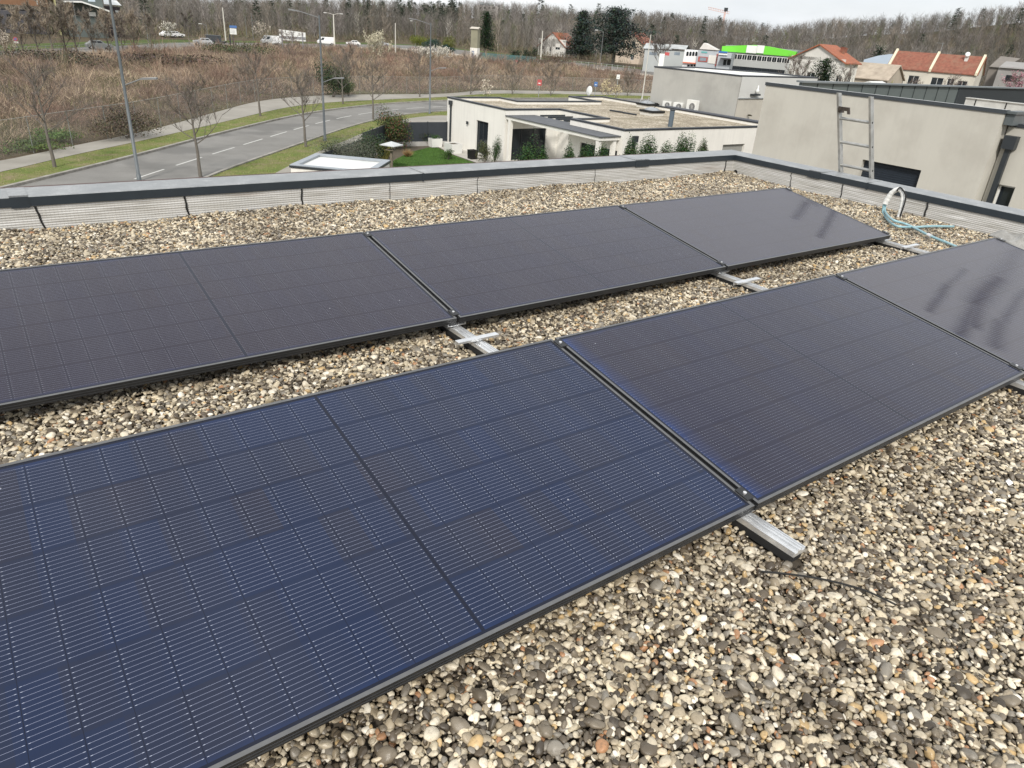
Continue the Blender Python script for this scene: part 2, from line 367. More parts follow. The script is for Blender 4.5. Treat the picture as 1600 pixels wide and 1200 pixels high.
# ------------------------------------------------------------------ solar panels
def pv_mat(name, dark_refl=None, left=False, ior=1.35, view_tint=1.0):
    t = NT(name); ob = t.coord('Object'); s = t.n('SeparateXYZ', {0: ob}); x, y = s.outputs[0], s.outputs[1]
    mt = t.math
    pc, pr = .0955, .182
    u = mt('DIVIDE', mt('SUBTRACT', mt('ABSOLUTE', mt('SUBTRACT', x, PL/2)), .0045), pc)
    v = mt('DIVIDE', mt('SUBTRACT', y, (PW-6*pr)/2), pr)
    inx = mt('MULTIPLY', mt('GREATER_THAN', u, 0.), mt('LESS_THAN', u, 11.)); iny = mt('MULTIPLY', mt('GREATER_THAN', v, 0.), mt('LESS_THAN', v, 6.))
    ins = mt('MULTIPLY', inx, iny)
    fu = mt('FRACT', u); du = mt('MULTIPLY', mt('SUBTRACT', .5, mt('ABSOLUTE', mt('SUBTRACT', fu, .5))), pc)     # metres to the cell edge
    fv = mt('FRACT', v); dv = mt('MULTIPLY', mt('SUBTRACT', .5, mt('ABSOLUTE', mt('SUBTRACT', fv, .5))), pr)
    w0 = mt('SUBTRACT', mt('MULTIPLY', fv, 12.9), .95); w = mt('FRACT', w0); dw = mt('MULTIPLY', mt('SUBTRACT', .5, mt('ABSOLUTE', mt('SUBTRACT', w, .5))), pr/12.9); okv = mt('MULTIPLY', mt('GREATER_THAN', w0, -.4), mt('LESS_THAN', w0, 11.4))
    # cell edges
    gap = mt('GREATER_THAN', du, .0008); cell = mt('MULTIPLY', ins, gap)
    wire = mt('MULTIPLY', mt('LESS_THAN', dw, .00031), mt('MULTIPLY', okv, mt('GREATER_THAN', du, .0025)))
    pad = mt('MULTIPLY', mt('LESS_THAN', dw, .0006), mt('MULTIPLY', okv, mt('MULTIPLY', mt('GREATER_THAN', du, .0035), mt('LESS_THAN', du, .0075))))
    wire = mt('MULTIPLY', wire, ins); pad = mt('MULTIPLY', pad, ins)
    wn = t.n('TexWhiteNoise', {'Vector': t.n('CombineXYZ', {0: mt('FLOOR', mt('DIVIDE', x, pc)), 1: mt('FLOOR', v), 2: mt('MULTIPLY', t.n('ObjectInfo').outputs['Random'], 50.)}).outputs[0]}, noise_dimensions='3D').outputs[0]
    film = t.noise(ob, 1.1, 3, .5)
    cc = t.ramp(mt('ADD', mt('MULTIPLY', wn, .45), mt('MULTIPLY', film, .8)), [(.2, (.011, .021, .058)), (.5, (.013, .021, .050)), (.8, (.016, .021, .042)), (1., (.021, .021, .035))])
    cc = t.mix(.75*view_tint, cc, (.025, .0185, .026))  # coating's view-angle colour shift put into the cell colour, per panel
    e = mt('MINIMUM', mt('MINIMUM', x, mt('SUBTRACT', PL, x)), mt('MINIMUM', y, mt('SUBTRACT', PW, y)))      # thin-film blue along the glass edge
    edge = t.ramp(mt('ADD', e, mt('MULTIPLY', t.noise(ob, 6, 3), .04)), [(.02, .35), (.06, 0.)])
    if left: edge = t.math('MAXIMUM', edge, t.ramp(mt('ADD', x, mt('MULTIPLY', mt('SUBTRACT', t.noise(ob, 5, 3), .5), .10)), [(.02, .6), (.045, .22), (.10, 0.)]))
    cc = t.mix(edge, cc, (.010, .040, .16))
    c = t.mix(cell, (.008, .011, .024), cc)
    wc = .52 if view_tint else .82; c = t.mix(wire, c, (.34*wc, .37*wc, .50*wc)); c = t.mix(pad, c, (.50*wc, .54*wc, .66*wc))
    # dust film and smudges, plus dark reflections painted as streaks
    P = t.pos(); d1 = t.noise(t.mapv(ob, (2.2, .7, 1)), 1.3, 6, .6)
    d = t.ramp(d1, [(.35, .003), (.7, .020)]); smv = 0.
    rough = t.ramp(d1, [(.3, .13), (.75, .27)])
    if dark_refl:
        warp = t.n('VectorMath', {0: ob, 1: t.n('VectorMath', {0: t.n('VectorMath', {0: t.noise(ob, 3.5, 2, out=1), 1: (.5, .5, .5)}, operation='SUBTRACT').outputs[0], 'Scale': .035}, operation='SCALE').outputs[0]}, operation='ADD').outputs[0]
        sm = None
        for ax, ay, bx, by, ra, k_ in dark_refl:                     # dark reflections painted into the glass: distance to a segment, soft edge
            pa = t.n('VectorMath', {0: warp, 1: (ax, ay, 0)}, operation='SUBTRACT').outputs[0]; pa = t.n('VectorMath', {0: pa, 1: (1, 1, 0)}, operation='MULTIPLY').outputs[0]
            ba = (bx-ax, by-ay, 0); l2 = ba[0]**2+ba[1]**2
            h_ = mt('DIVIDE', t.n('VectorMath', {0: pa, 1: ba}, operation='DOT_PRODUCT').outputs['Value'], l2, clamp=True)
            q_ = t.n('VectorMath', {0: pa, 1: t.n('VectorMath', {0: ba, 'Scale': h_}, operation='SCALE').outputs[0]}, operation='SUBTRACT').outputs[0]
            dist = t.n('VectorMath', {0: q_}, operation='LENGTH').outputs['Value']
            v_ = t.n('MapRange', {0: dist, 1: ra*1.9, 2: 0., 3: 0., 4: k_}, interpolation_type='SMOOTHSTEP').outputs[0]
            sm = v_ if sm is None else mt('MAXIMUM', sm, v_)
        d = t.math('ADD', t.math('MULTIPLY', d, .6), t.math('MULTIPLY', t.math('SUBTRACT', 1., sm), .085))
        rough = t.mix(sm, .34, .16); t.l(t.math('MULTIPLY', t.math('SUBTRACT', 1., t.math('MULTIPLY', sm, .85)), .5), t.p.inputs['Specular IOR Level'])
    spk = t.ramp(t.n('TexVoronoi', {'Vector': ob, 'Scale': 9.}).outputs[0], [(.018, 1.), (.035, 0.)])
    spk = t.math('MULTIPLY', spk, t.ramp(t.noise(ob, 2.7, 1), [(.56, 0.), (.6, 1.)]))
    c = t.mix(d, c, (.50, .49, .50)); c = t.mix(t.math('MULTIPLY', spk, .5), c, (.6, .62, .68))
    t.bump(t.noise(ob, 420, 2), .012, .002)
    t.set(base=c, rough=rough, ior=ior)
    return t.m
PV = pv_mat('solar_glass_blue', ior=1.27, view_tint=0.); PVL = pv_mat('blue_edged_solar_glass', left=True, ior=1.30, view_tint=.75); PVF = pv_mat('solar_glass_grey')
PVS = {1: pv_mat('painted_reflection_glass_far', [(2.02, .78, 1.50, .53, .045, .8), (2.1, .80, 2.08, .70, .05, .7), (2.12, .55, 1.35, .17, .040, .9)]),
       0: pv_mat('painted_reflection_glass_near', [(1.13, .87, .66, .76, .03, .7), (.68, .77, .15, .61, .035, .85), (2.12, .93, 1.25, .70, .09, .75), (1.25, .70, .60, .55, .075, 1.), (.62, .56, .0, .36, .05, .9), (.55, .52, .25, .40, .06, .9), (1.25, .53, .50, .345, .035, .75), (.5, .36, .12, .22, .05, .8)])}
framet = M('black_anodised', (.030, .031, .033), .36, .12, 30, metal=.35); lipm = M('frame_lip_highlight', (.17, .17, .17), .38, .15, 20, metal=.6)  # lip paler than the black frame: its reflected highlight is put into the colour
def make_panel():
    root = empty('solar_panel')
    m = MB(); t_ = .032; lw = .011
    # lips (top faces) and walls with two shallow grooves; long sides then short sides, mitred at the corners
    ring = lambda o, z: [(-o, -o, z), (PL+o, -o, z), (PL+o, PW+o, z), (-o, PW+o, z)]
    levels = [(0, 0), (0, -.009), (-.0015, -.010), (-.0015, -.013), (0, -.014), (0, -.021), (-.0015, -.022), (-.0015, -.0245), (0, -.0255), (0, -t_)]
    loops = [ring(o, z) for o, z in levels]+[ring(-.028, -t_)]
    vs = [p for l in loops for p in l]; fs = []
    for i in range(len(loops)-1):
        for k in range(4): fs.append((i*4+k, (i+1)*4+k, (i+1)*4+(k+1) % 4, i*4+(k+1) % 4))
    m.mi = 0; m.add(vs, fs)
    m.mi = 1; a, b = ring(0, 0), ring(-lw, 0); c = ring(-lw, -.003)
    m.add(a+b+c, [(k, (k+1) % 4, 4+(k+1) % 4, 4+k) for k in range(4)]+[(4+k, 4+(k+1) % 4, 8+(k+1) % 4, 8+k) for k in range(4)])
    m.build('frame', [framet, lipm], root)
    m = MB(); m.add([(lw, lw, -.0022), (PL-lw, lw, -.0022), (PL-lw, PW-lw, -.0022), (lw, PW-lw, -.0022)], [(0, 1, 2, 3)])
    m.box(lw, lw, -.009, PL-lw, PW-lw, -.0035); m.build('glass', PV, root)
    m = MB(); m.box(PL/2-.06, PW-.13, -.026, PL/2+.06, PW-.06, -.0095); m.build('junction_box', blk, root)
    return root
proto = make_panel()
plab = [['near row solar panel closest to the camera, bottom left, with the bluest cells', 'middle solar panel of the near row, blue along its left edge', 'right-hand solar panel of the near row with dark reflections painted across its dusty glass'],
        ['left-hand solar panel of the far row, grey-blue with a clear cell grid', 'middle solar panel of the far row between two black gaps', 'right-hand solar panel of the far row, nearest the ladder, with two dark painted reflections']]
for r in (0, 1):
    for k in range(3):
        o = proto if (r, k) == (0, 0) else copy_tree(proto)
        o.location = (k*(PL+GAP)-PL, r*ROWD, 0); o.rotation_euler = (TILT, 0, 0)
        tag(o, plab[r][k], 'solar panel', 'black framed solar panels in two rows')
        for ch in kids(o):
            if ch.name.startswith('glass') and (r, k) != (0, 0):
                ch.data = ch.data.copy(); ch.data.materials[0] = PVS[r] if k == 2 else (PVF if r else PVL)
# rails running under both rows, with their clamps
rub = M('black_rubber', (.012, .012, .012), .8, .2, 20)
boltm = M('bright_bolt', (.8, .8, .8), .3, .05, 10, metal=.7)
lipal = M('aluminium_rail', (.80, .81, .82), .36, .12, 14, metal=.75)
def make_rail():
    root = empty('mounting_rail')
    prof = [(-.030, .0), (-.030, .020), (-.026, .020), (-.026, .012), (-.010, .012), (-.010, .026), (-.006, .026), (-.006, .018), (.006, .018), (.006, .026), (.010, .026), (.010, .012), (.026, .012), (.026, .020), (.030, .020), (.030, 0)]
    m = MB(); m.exty(prof, -.185, 3.17); m.build('rail_channel', lipal, root)
    m = MB(); m.box(-.031, -.178, -.03, .031, 3.165, -.0015); m.build('rubber_pad', rub, root)
    m = MB(); m.box(-.12, 1.690, .0265, .125, 1.697, .034); m.box(-.12, 1.690, .0345, .125, 1.722, .0375); m.box(-.12, 1.7225, .012, .125, 1.7255, .0375); m.build('cross_piece', lipal, root)
    for r in (0, 1):
        y0 = r*ROWD
        m = MB(); m.box(-.052, y0+.022, .027, .058, y0+.05, .031); m.box(-.052, y0+.018, .031, -.047, y0+.05, .047); m.box(.053, y0+.018, .031, .058, y0+.05, .047); m.build('end_bracket', lipal, root)
        for sdist in (.055, 1.085):
            c, s = math.cos(TILT), math.sin(TILT); Mx = Matrix.Translation((0, y0, .080)) @ Matrix.Rotation(TILT, 4, 'X')
            m = MB(); m.box(-.009, sdist-.03, -.045, .009, sdist+.03, .0012, Mx); m.box(-.018, sdist-.028, .0015, .018, sdist+.028, .0045, Mx)
            cl = m.build('clamp', framet, root)
            m = MB(); m.tube([Mx @ Vector((.0, sdist, .0045)), Mx @ Vector((0, sdist, .010))], .0065, 10); m.build('bolt', boltm, cl)
        yb = y0+1.06*math.cos(TILT)
        m = MB(); m.box(-.03, yb-.02, .0265, .03, yb+.02, .080+1.06*math.sin(TILT)-.046); m.build('rear_support', galv, root)
    return root
rail0 = make_rail()
rl = ['rail whose bright open end lies on the pebbles in front of the near row',
      'aluminium rail crossing the gravel strip between the middle and right-hand panels', 'aluminium rail at the right corner of the far row, beside the blue hoses']
for i, x in enumerate((GAP/2, PL+1.5*GAP, 2*PL+2.5*GAP)):
    o = rail0 if i == 0 else copy_tree(rail0)
    o.location = (x, 0, -.080); tag(o, rl[i], 'mounting rail', 'rails carrying the solar panels')

# loose things on the roof
def bez(pts, n=10):
    out = []; P = [Vector(p) for p in pts]; P = [P[0]]+P+[P[-1]]
    for i in range(1, len(P)-2):
        for k in range(n):
            t = k/n; a, b, c, d = P[i-1:i+3]
            out.append(.5*((2*b)+(c-a)*t+(2*a-5*b+4*c-d)*t*t+(-a+3*b-3*c+d)*t**3))
    return out+[P[-2]]
p = [at(1190, 893, -.082), at(1240, 898, -.078), at(1290, 906, -.080), at(1350, 922, -.079), at(1400, 945, -.086)]
m = MB(); m.tube(bez(p), .0032, 8); tag(m.build('cable', rub), 'thin black cable lying on the pebbles in front of the open rail end', 'cable')
m = MB(); q = at(1576, 755, -.078); random.seed(2)
vs = [(q[0]+dx, q[1]+dy, q[2]+dz) for dx, dy, dz in ((-.018, -.008, 0), (.0, -.014, .008), (.02, -.006, .002), (.016, .01, .010), (-.004, .012, .004), (-.02, .006, .012), (0, 0, .014))]
m.add(vs, [(i, (i+1) % 6, 6) for i in range(6)]); tag(m.build('paper_scrap', M('white_paper', (.8, .8, .78), .7, .05, 5)), 'small white scrap of crumpled paper on the pebbles at the right edge', 'paper')
# foil wrapped swan-neck with two hoses
foil = M('white_foil_tape', (.78, .78, .76), .35, .12, 25, bump=.5, bscale=60); hosem = M('teal_hose', (.26, .43, .48), .45, .2, 15, dirt=((.4, .45, .45), .3, 12))
ND = empty('pipe_outlet', tuple(at(1403, 340, -.1)), 0, 'white taped swan-neck outlet standing in the gravel by the parapet, blue hoses coming out', 'pipe')
b = at(1403, 340, -.1); X0 = b[0]-.0
W2 = lambda px, py, dx=0: Vector(onx_(px, py, X0+dx))
def onx_(px, py, X):
    d = ray(px, py); t = (X-CAM[0])/d[0]; return CAM+t*d
loc = lambda v: Vector(v)-Vector(b)
up_ = [loc(W2(1404, 340)), loc(W2(1408, 327)), loc(W2(1411, 312)), loc(W2(1410, 300)), loc(W2(1403, 296)), loc(W2(1394, 301)), loc(W2(1388, 309)), loc(W2(1383, 318))]
m = MB(); pp = bez(up_, 6); m.tube(pp, [.021+.0015*math.sin(i*1.7)+(.006*(i/len(pp))) for i in range(len(pp))], 12); m.build('swan_neck', foil, ND)
m = MB(); m.tube(bez([loc(W2(1404, 345)), loc(W2(1410, 328, -.03)), loc(W2(1415, 310, -.03)), loc(W2(1413, 300, -.03)), loc(W2(1406, 293, -.03)), loc(W2(1401, 299, -.04))], 5), .0075, 7); m.build('black_strap', rub, ND)
h1 = [W2(1384, 317), W2(1383, 330, -.02), Vector(at(1394, 343, -.03)), Vector(at(1420, 352, -.065)), Vector(at(1452, 368, -.07)), Vector(at(1484, 381, -.075)), Vector(at(1500, 388, -.08))]
h2 = [W2(1381, 319), W2(1381, 335, -.05), Vector(at(1398, 352, -.06)), Vector(at(1425, 355, -.075)), Vector(at(1455, 353.5, -.075)), Vector(at(1490, 354, -.085))]
m = MB(); m.tube(bez([loc(v) for v in h1], 8), .0115, 10); hh = m.build('hose', hosem, ND)
m = MB(); m.tube([loc(at(1450, 367, -.068)), loc(at(1455, 369.5, -.069))], .019, 10); m.build('clip', boltm, hh)
m = MB(); m.tube(bez([loc(v) for v in h2], 8), .0115, 10); m.build('hose', hosem, ND)
# crumpled roofing membrane at the right edge
def crumple(name, cx, cy, sx, sy, h, seed, mt, z0=-.1):
    r = np.random.default_rng(seed); n = 26; V = []; ph = r.uniform(0, 6, 8)
    for j in range(n):
        for i in range(n):
            u, v = i/(n-1), j/(n-1)
            z = h*max(0, .35+.35*math.sin(u*7+ph[0]+3*v)+.25*math.sin(v*11+ph[1]-4*u)+.2*math.sin((u+v)*17+ph[2]))*(.25+math.sin(math.pi*u)*math.sin(math.pi*v))
            V.append((cx+(u-.5)*sx+.05*math.sin(v*6+ph[3]), cy+(v-.5)*sy+.05*math.sin(u*7+ph[4]), z0+z))
    F = [(j*n+i, j*n+i+1, (j+1)*n+i+1, (j+1)*n+i) for j in range(n-1) for i in range(n-1)]
    o = npmesh(name, V, F, mt); sm = o.modifiers.new('thickness', 'SOLIDIFY'); sm.thickness = .004; return o
memb = M('slated_membrane', (.30, .295, .28), .6, .35, 14, bump=.5, bscale=90, dirt=((.6, .6, .58), .6, 5))
tag(crumple('membrane_scrap', 5.74, 1.27, .42, .62, .22, 5, memb), 'crumpled grey piece of roofing membrane heaped against the parapet at the right edge', 'membrane')
# ladder leaning on the outside of the right parapet
LD = empty('ladder', (6.29, 3.40, G), 0, 'aluminium ladder leaning on the outside of the parapet, three rungs above the coping', 'ladder')
lean = -.235
Mx = Matrix.Translation((0, 0, 0)) @ Matrix.Shear('XY', 4, (0, 0)) if False else Matrix.Identity(4)
Mx = Matrix(((1, 0, lean, -lean*7.22), (0, 1, .18, -.18*7.22), (0, 0, 1, 0), (0, 0, 0, 1)))
ladm = M('ladder_aluminium', (.50, .50, .48), .42, .25, 18, metal=.7, dirt=((.22, .21, .19), .5, 9))
for s_ in (-.19, .19):
    m = MB(); m.box(-.032, s_-.0125, .05, .032, s_-.0105, 8.06, Mx); m.box(-.032, s_+.0105, .05, .032, s_+.0125, 8.06, Mx)
    m.box(-.032, s_-.0105, .05, -.029, s_+.0105, 8.06, Mx); m.box(.029, s_-.0105, .05, .032, s_+.0105, 8.06, Mx); st = m.build('stile', ladm, LD)
    for z in (7.30, 7.55, 7.80):
        m = MB(); m.tube([Mx @ Vector((0, s_-.0145, z)), Mx @ Vector((0, s_-.0128, z))], .011, 10); m.build('rung_end', rub, st)
for i in range(31):
    z = 7.80-.25*i
    if z < .2: break
    m = MB(); m.tube([Mx @ Vector((0, -.178, z)), Mx @ Vector((0, .178, z))], .0165, 10); m.build('rung', ladm, LD)
m = MB(); m.box(-.05, .150, 7.86, .03, .178, 7.91, Mx); m.box(-.06, .06, 7.885, -.03, .165, 7.925, Mx); m.box(-.06, .04, 7.855, -.03, .062, 7.925, Mx); m.build('hook', M('worn_steel', (.09, .075, .065), .5, .3, 30, metal=.4), LD)
# ------------------------------------------------------------------ terrain
_rx = [-500, -300, 0, 200, 300, 400, 480, 560, 640, 700, 760, 800, 850, 900, 1000, 1100, 1170, 1210, 1260, 1300, 1400, 1500, 1600, 1800, 2100]
_ry = [-60, -42, -27, -12, -3, 1, 1, -2, 1, 7, 4, 9, 11, 16, 19, 27, 35, 42, 40, 34, 26, 18, 9, 4, 2]
_az = []; _zr = []
RH0, RH1 = 300.0, 470.0
for a_, b_ in zip(_rx, _ry):
    p_ = atd(a_, b_, RH1); d_ = ray(a_, b_); _az.append(math.atan2(d_[1], d_[0])); _zr.append(p_[2]-8.0)
_o = np.argsort(_az); _az = np.array(_az)[_o]; _zr = np.array(_zr)[_o]
def terrain(x, y):
    x = np.asarray(x, float); y = np.asarray(y, float)
    dx, dy = x-CAM[0], y-CAM[1]; r = np.hypot(dx, dy); a = np.arctan2(dy, dx)
    zr = np.interp(a, _az, _zr); t = np.clip((r-RH0)/(RH1-RH0), 0, 1); t2 = t*t*(3-2*t)*.5+t*.5
    z = G+(zr-G)*t2 + np.where(r > RH1, -(r-RH1)*.03, 0)
    z += t*(1.1*np.sin(x*.045+1)*np.sin(y*.05)+.5*np.sin(x*.13)*np.sin(y*.11+2))
    return z
rr = np.concatenate([[0.01], np.geomspace(4, 240, 40), np.linspace(250, 520, 45), np.geomspace(560, 4000, 12)]); aa = np.linspace(-math.pi, math.pi, 241)[:-1]
A_, R_ = np.meshgrid(aa, rr); X_ = CAM[0]+R_*np.cos(A_); Y_ = CAM[1]+R_*np.sin(A_)
V = np.stack([X_.ravel(), Y_.ravel(), terrain(X_, Y_).ravel()], 1); n = len(aa)
F = [(i*n+j, i*n+(j+1) % n, (i+1)*n+(j+1) % n, (i+1)*n+j) for i in range(len(rr)-1) for j in range(n)]
t = NT('rough_ground'); P = t.pos()
f = t.noise(P, .09, 6, .6); c = t.ramp(f, [(.3, (.085, .066, .045)), (.5, (.125, .10, .068)), (.68, (.075, .085, .035))])
c = t.mix(t.ramp(t.noise(P, 3, 4), [(.35, .35), (.65, 0.)]), c, (.05, .04, .028)); t.set(base=c, rough=.95, spec=.1)
tag(npmesh('ground', V, F, t.m, smooth=True), kind='structure')

# ------------------------------------------------------------------ ground sheets
def sheet(name, poly, dz, mt, kind='structure', label=None, cat=None, z=G):
    m = MB(); m.add([(p[0], p[1], z+dz) for p in poly], [tuple(range(len(poly)))])
    return tag(m.build(name, mt), label, cat, kind=kind)
def strip(name, a, b, dz, mt, z=G, th=None, kind='structure'):
    """surface between two polylines with the same number of points; th = thickness for kerbs"""
    m = MB(); n = len(a); va = [(p[0], p[1], z+dz) for p in a]; vb = [(p[0], p[1], z+dz) for p in b]
    m.add(va+vb, [(i, i+1, n+i+1, n+i) for i in range(n-1)])
    if th:
        for q in (va, vb): m.add(q+[(p[0], p[1], z) for p in q], [(i, i+1, n+i+1, n+i) for i in range(n-1)])
    return tag(m.build(name, mt), kind=kind)
def resamp(pts, n):
    p = np.array(pts, float); s = np.concatenate([[0], np.cumsum(np.hypot(*np.diff(p, axis=0).T))]); u = np.linspace(0, s[-1], n)
    # smooth with a small kernel after linear resampling
    q = np.column_stack([np.interp(u, s, p[:, 0]), np.interp(u, s, p[:, 1])])
    for _ in range(3): q[1:-1] = (q[:-2]+2*q[1:-1]+q[2:])/4
    return q
def offs(p, d):
    t = np.gradient(p, axis=0); t /= np.linalg.norm(t, axis=1)[:, None]; return p+np.column_stack([-t[:, 1], t[:, 0]])*d
far_kerb = resamp([(-30, 8), (-14, 26), (-6, 35.2)]+pline([(40, 288), (100, 273.5), (200, 249), (300, 221.5), (400, 196), (460, 182), (520, 172), (600, 163), (697, 158)])+[(56, 80.5), (70, 81.2), (90, 79.5), (130, 73)], 90)
near_kerb = resamp([(-22, 1), (-7, 20), (1, 31)]+pline([(330, 272), (400, 248), (450, 231), (500, 213), (545, 198), (590, 186), (640, 177.5), (697, 173.5)])+[(55, 72.5), (70, 73), (90, 71), (130, 65)], 90)
ta = NT('worn_asphalt'); P = ta.pos()
c = ta.ramp(ta.noise(P, .5, 6, .6), [(.3, (.185, .178, .165)), (.7, (.245, .237, .222))]); c = ta.mix(ta.ramp(ta.noise(ta.mapv(P, (1, 1, 1), (0, 0, .8)), .16, 3, .5), [(.52, 0.), (.58, .6)]), c, (.125, .122, .115))
c = ta.mix(ta.ramp(ta.noise(P, 25, 3), [(.4, .25), (.6, 0.)]), c, (.10, .10, .095)); asph = ta.set(base=c, rough=.85, spec=.3)
strip('road', near_kerb, far_kerb, .012, asph)
kerbm = M('kerb_concrete', (.30, .285, .255), .9, .3, 2.5, dirt=((.13, .12, .10), .6, 1.2))
strip('kerb', offs(far_kerb, .02), offs(far_kerb, .24), .13, kerbm, th=.13)
strip('kerb', offs(near_kerb, -.22), offs(near_kerb, -.02), .10, kerbm, th=.10)
# verge, footpath and field edge beyond the road
verge_out = resamp([(-32, 14), (-17, 30), (-7, 39.5)]+pline([(0, 272.5), (100, 245), (200, 226), (325, 197), (400, 179), (450, 167.5), (500, 161), (600, 156), (697, 152)])+[(58, 86.8), (72, 87), (92, 85), (132, 78)], 90)
path_out = resamp([(-35, 18), (-20, 34), (-9, 42.5)]+pline([(0, 255.5), (120, 226), (200, 213.5), (262, 197), (330, 178), (400, 158.5), (460, 151.5), (550, 148), (697, 147.5)])+[(60, 91.5), (74, 91.5), (94, 89.5), (134, 82)], 90)
tg = NT('verge_soil_and_grass'); P = tg.pos()
c = tg.ramp(tg.noise(P, .7, 6, .65), [(.32, (.24, .20, .12)), (.5, (.165, .185, .06)), (.66, (.11, .165, .038))]); c = tg.mix(tg.ramp(tg.noise(P, 9, 3), [(.35, .4), (.6, 0.)]), c, (.09, .075, .04)); grassm = tg.set(base=c, rough=.95, spec=.1)
pathm = M('footpath_surface', (.30, .28, .245), .9, .12, .5, dirt=((.20, .185, .155), .5, .35))
strip('verge', offs(far_kerb, .25), verge_out, .03, grassm)
strip('footpath', verge_out, path_out, .045, pathm)
# near verge between the road and the gardens
gard = [(-14, -2), (-4, 14), (3, 26.5), (9.0, 33.6)]+[tuple(p) for p in ((16.4, 41.0), (20.6, 45.4), (24.2, 49.3), (28, 49.6), (33.0, 49.8), (41, 52.5), (45.2, 52), (60, 56), (90, 55), (120, 49))]
gard_r = resamp(gard, 90)
strip('near_verge', offs(near_kerb, -.23), gard_r, .03, grassm)
wk_out = [(6.2, 33.2)]+pline([(440, 266), (498, 237), (543, 219.5), (570, 207), (594, 197.6), (632, 186), (657, 182.5), (698, 179.5)])+[(45, 60), (55, 62)]
wk_in = [(7.4, 31.6), (9.6, 34.2), (14.6, 39.4), (17.0, 41.7), (19, 43.8), (21.0, 46.0), (23.6, 48.2), (27, 48.4), (33, 50), (41, 53), (56, 56)]
strip('pavement', resamp(wk_out, 40), resamp(wk_in, 40), .045, pathm)
# lane dashes: 3 m painted, 1.33 m gap
paint = M('road_paint', (.54, .54, .51), .7, .12, 4)
cl = (far_kerb*.47+near_kerb*.53); s_ = np.concatenate([[0], np.cumsum(np.hypot(*np.diff(cl, axis=0).T))])
p0 = at(213.5, 280.5); k0 = s_[np.argmin(np.hypot(cl[:, 0]-p0[0], cl[:, 1]-p0[1]))]
ofs = 0
s0 = k0
while s0 > 4.4: s0 -= 4.33
while s0 < s_[-1]-4:
    u = np.linspace(s0, s0+3, 6); q = np.column_stack([np.interp(u, s_, cl[:, 0]), np.interp(u, s_, cl[:, 1])])
    a = q[-1]-q[0]
    strip('lane_dash', offs(q, .06), offs(q, -.06), .017, paint); s0 += 4.33
# lawn and terrace of the white house, grounds between the buildings
lawnm = M('lawn_grass', (.05, .10, .022), .95, .35, 1.2, bump=.5, bscale=25, spec=.1)
sheet('garden_soil', [(9.0, 33.4), (24.2, 48.2), (28, 48.2), (28, 31), (46, 31), (46, 8), (6.4, 8), (6.4, 30.5)], .02, M('garden_soil', (.10, .082, .058), .95, .3, 1.2))
LAWN = pline([(590, 268), (618, 250), (640, 239), (668, 231.5), (684, 231.5), (704, 242), (745, 256.5)])+[(25.4, 34.5), (25.4, 30.5), (12.5, 30.5), (14, 34)]
sheet('lawn', LAWN, .035, lawnm)
slab = M('terrace_slabs', (.42, .40, .36), .85, .1, .8)
sheet('terrace', pline([(676, 226), (686, 231), (706, 241.5), (747, 256)])+[(25.9, 34.5), (26, 30.2), (40, 30.2), (40, 30.95), (29.7, 30.95), (29.7, 35.9), (32.7, 35.9), (32.7, 40.7), (28.05, 40.7), (28.05, 47.9)], .04, slab)

# main road beyond the field
mr_near = resamp(pline([(-260, 106), (0, 92), (150, 84.5), (300, 79.5), (440, 77.5), (560, 79), (640, 83), (700, 91), (745, 98), (860, 104), (980, 118), (1100, 136)]), 70)
mr_mid = resamp(pline([(-260, 99), (0, 88), (150, 80.5), (300, 75), (440, 73), (560, 74), (640, 76), (720, 85), (765, 92), (870, 99.5), (990, 113), (1100, 130)]), 70)
mr_far = resamp(pline([(-260, 90), (0, 81), (150, 73.5), (300, 66), (440, 68), (560, 69.5), (640, 70.5), (740, 80), (790, 88), (880, 95.5), (1000, 108), (1100, 124)]), 70)
pale = M('pale_footway', (.50, .46, .39), .9, .12, .3)
strip('main_road_footway', mr_near, mr_mid, .05, pale); strip('main_road', mr_mid, mr_far, .03, asph)
ms_out = offs(mr_far, 9.0); strip('main_road_verge', mr_far, ms_out, .05, M('bright_grass', (.085, .115, .038), .95, .4, .3, spec=.1))

# ------------------------------------------------------------------ vegetation generators (numpy)
def blades(name, root, dirv, length, width, colr, mt, parent=None, bend=0.0):
    n = len(root); d = dirv/np.linalg.norm(dirv, axis=1)[:, None]
    rv = np.random.default_rng(n).normal(size=(n, 3)); s = np.cross(d, rv); s /= np.linalg.norm(s, axis=1)[:, None]
    V = np.empty((n, 3, 3)); V[:, 0] = root-s*width[:, None]/2; V[:, 1] = root+s*width[:, None]/2; V[:, 2] = root+d*length[:, None]
    return npmesh(name, V.reshape(-1, 3), np.arange(3*n).reshape(n, 3), mt, parent, np.repeat(colr, 3, 0))
def leaves(name, P, nrm, size, colr, mt, parent=None, asp=.55):
    n = len(P); nn = nrm/np.maximum(np.linalg.norm(nrm, axis=1)[:, None], 1e-6)
    rv = np.random.default_rng(n+1).normal(size=(n, 3)); a = np.cross(nn, rv); a /= np.linalg.norm(a, axis=1)[:, None]; b = np.cross(nn, a)
    V = np.empty((n, 4, 3)); s = size[:, None]
    V[:, 0] = P-a*s/2; V[:, 1] = P+b*s*asp/2; V[:, 2] = P+a*s/2+nn*s*.1; V[:, 3] = P-b*s*asp/2
    return npmesh(name, V.reshape(-1, 3), np.arange(4*n).reshape(n, 4), mt, parent, np.repeat(colr, 4, 0))
def varc(r, base, n, v=.3): 
    base = np.array(base); return np.clip(base*(1+r.normal(0, v, (n, 1)))+r.normal(0, .008, (n, 3)), .004, .95)

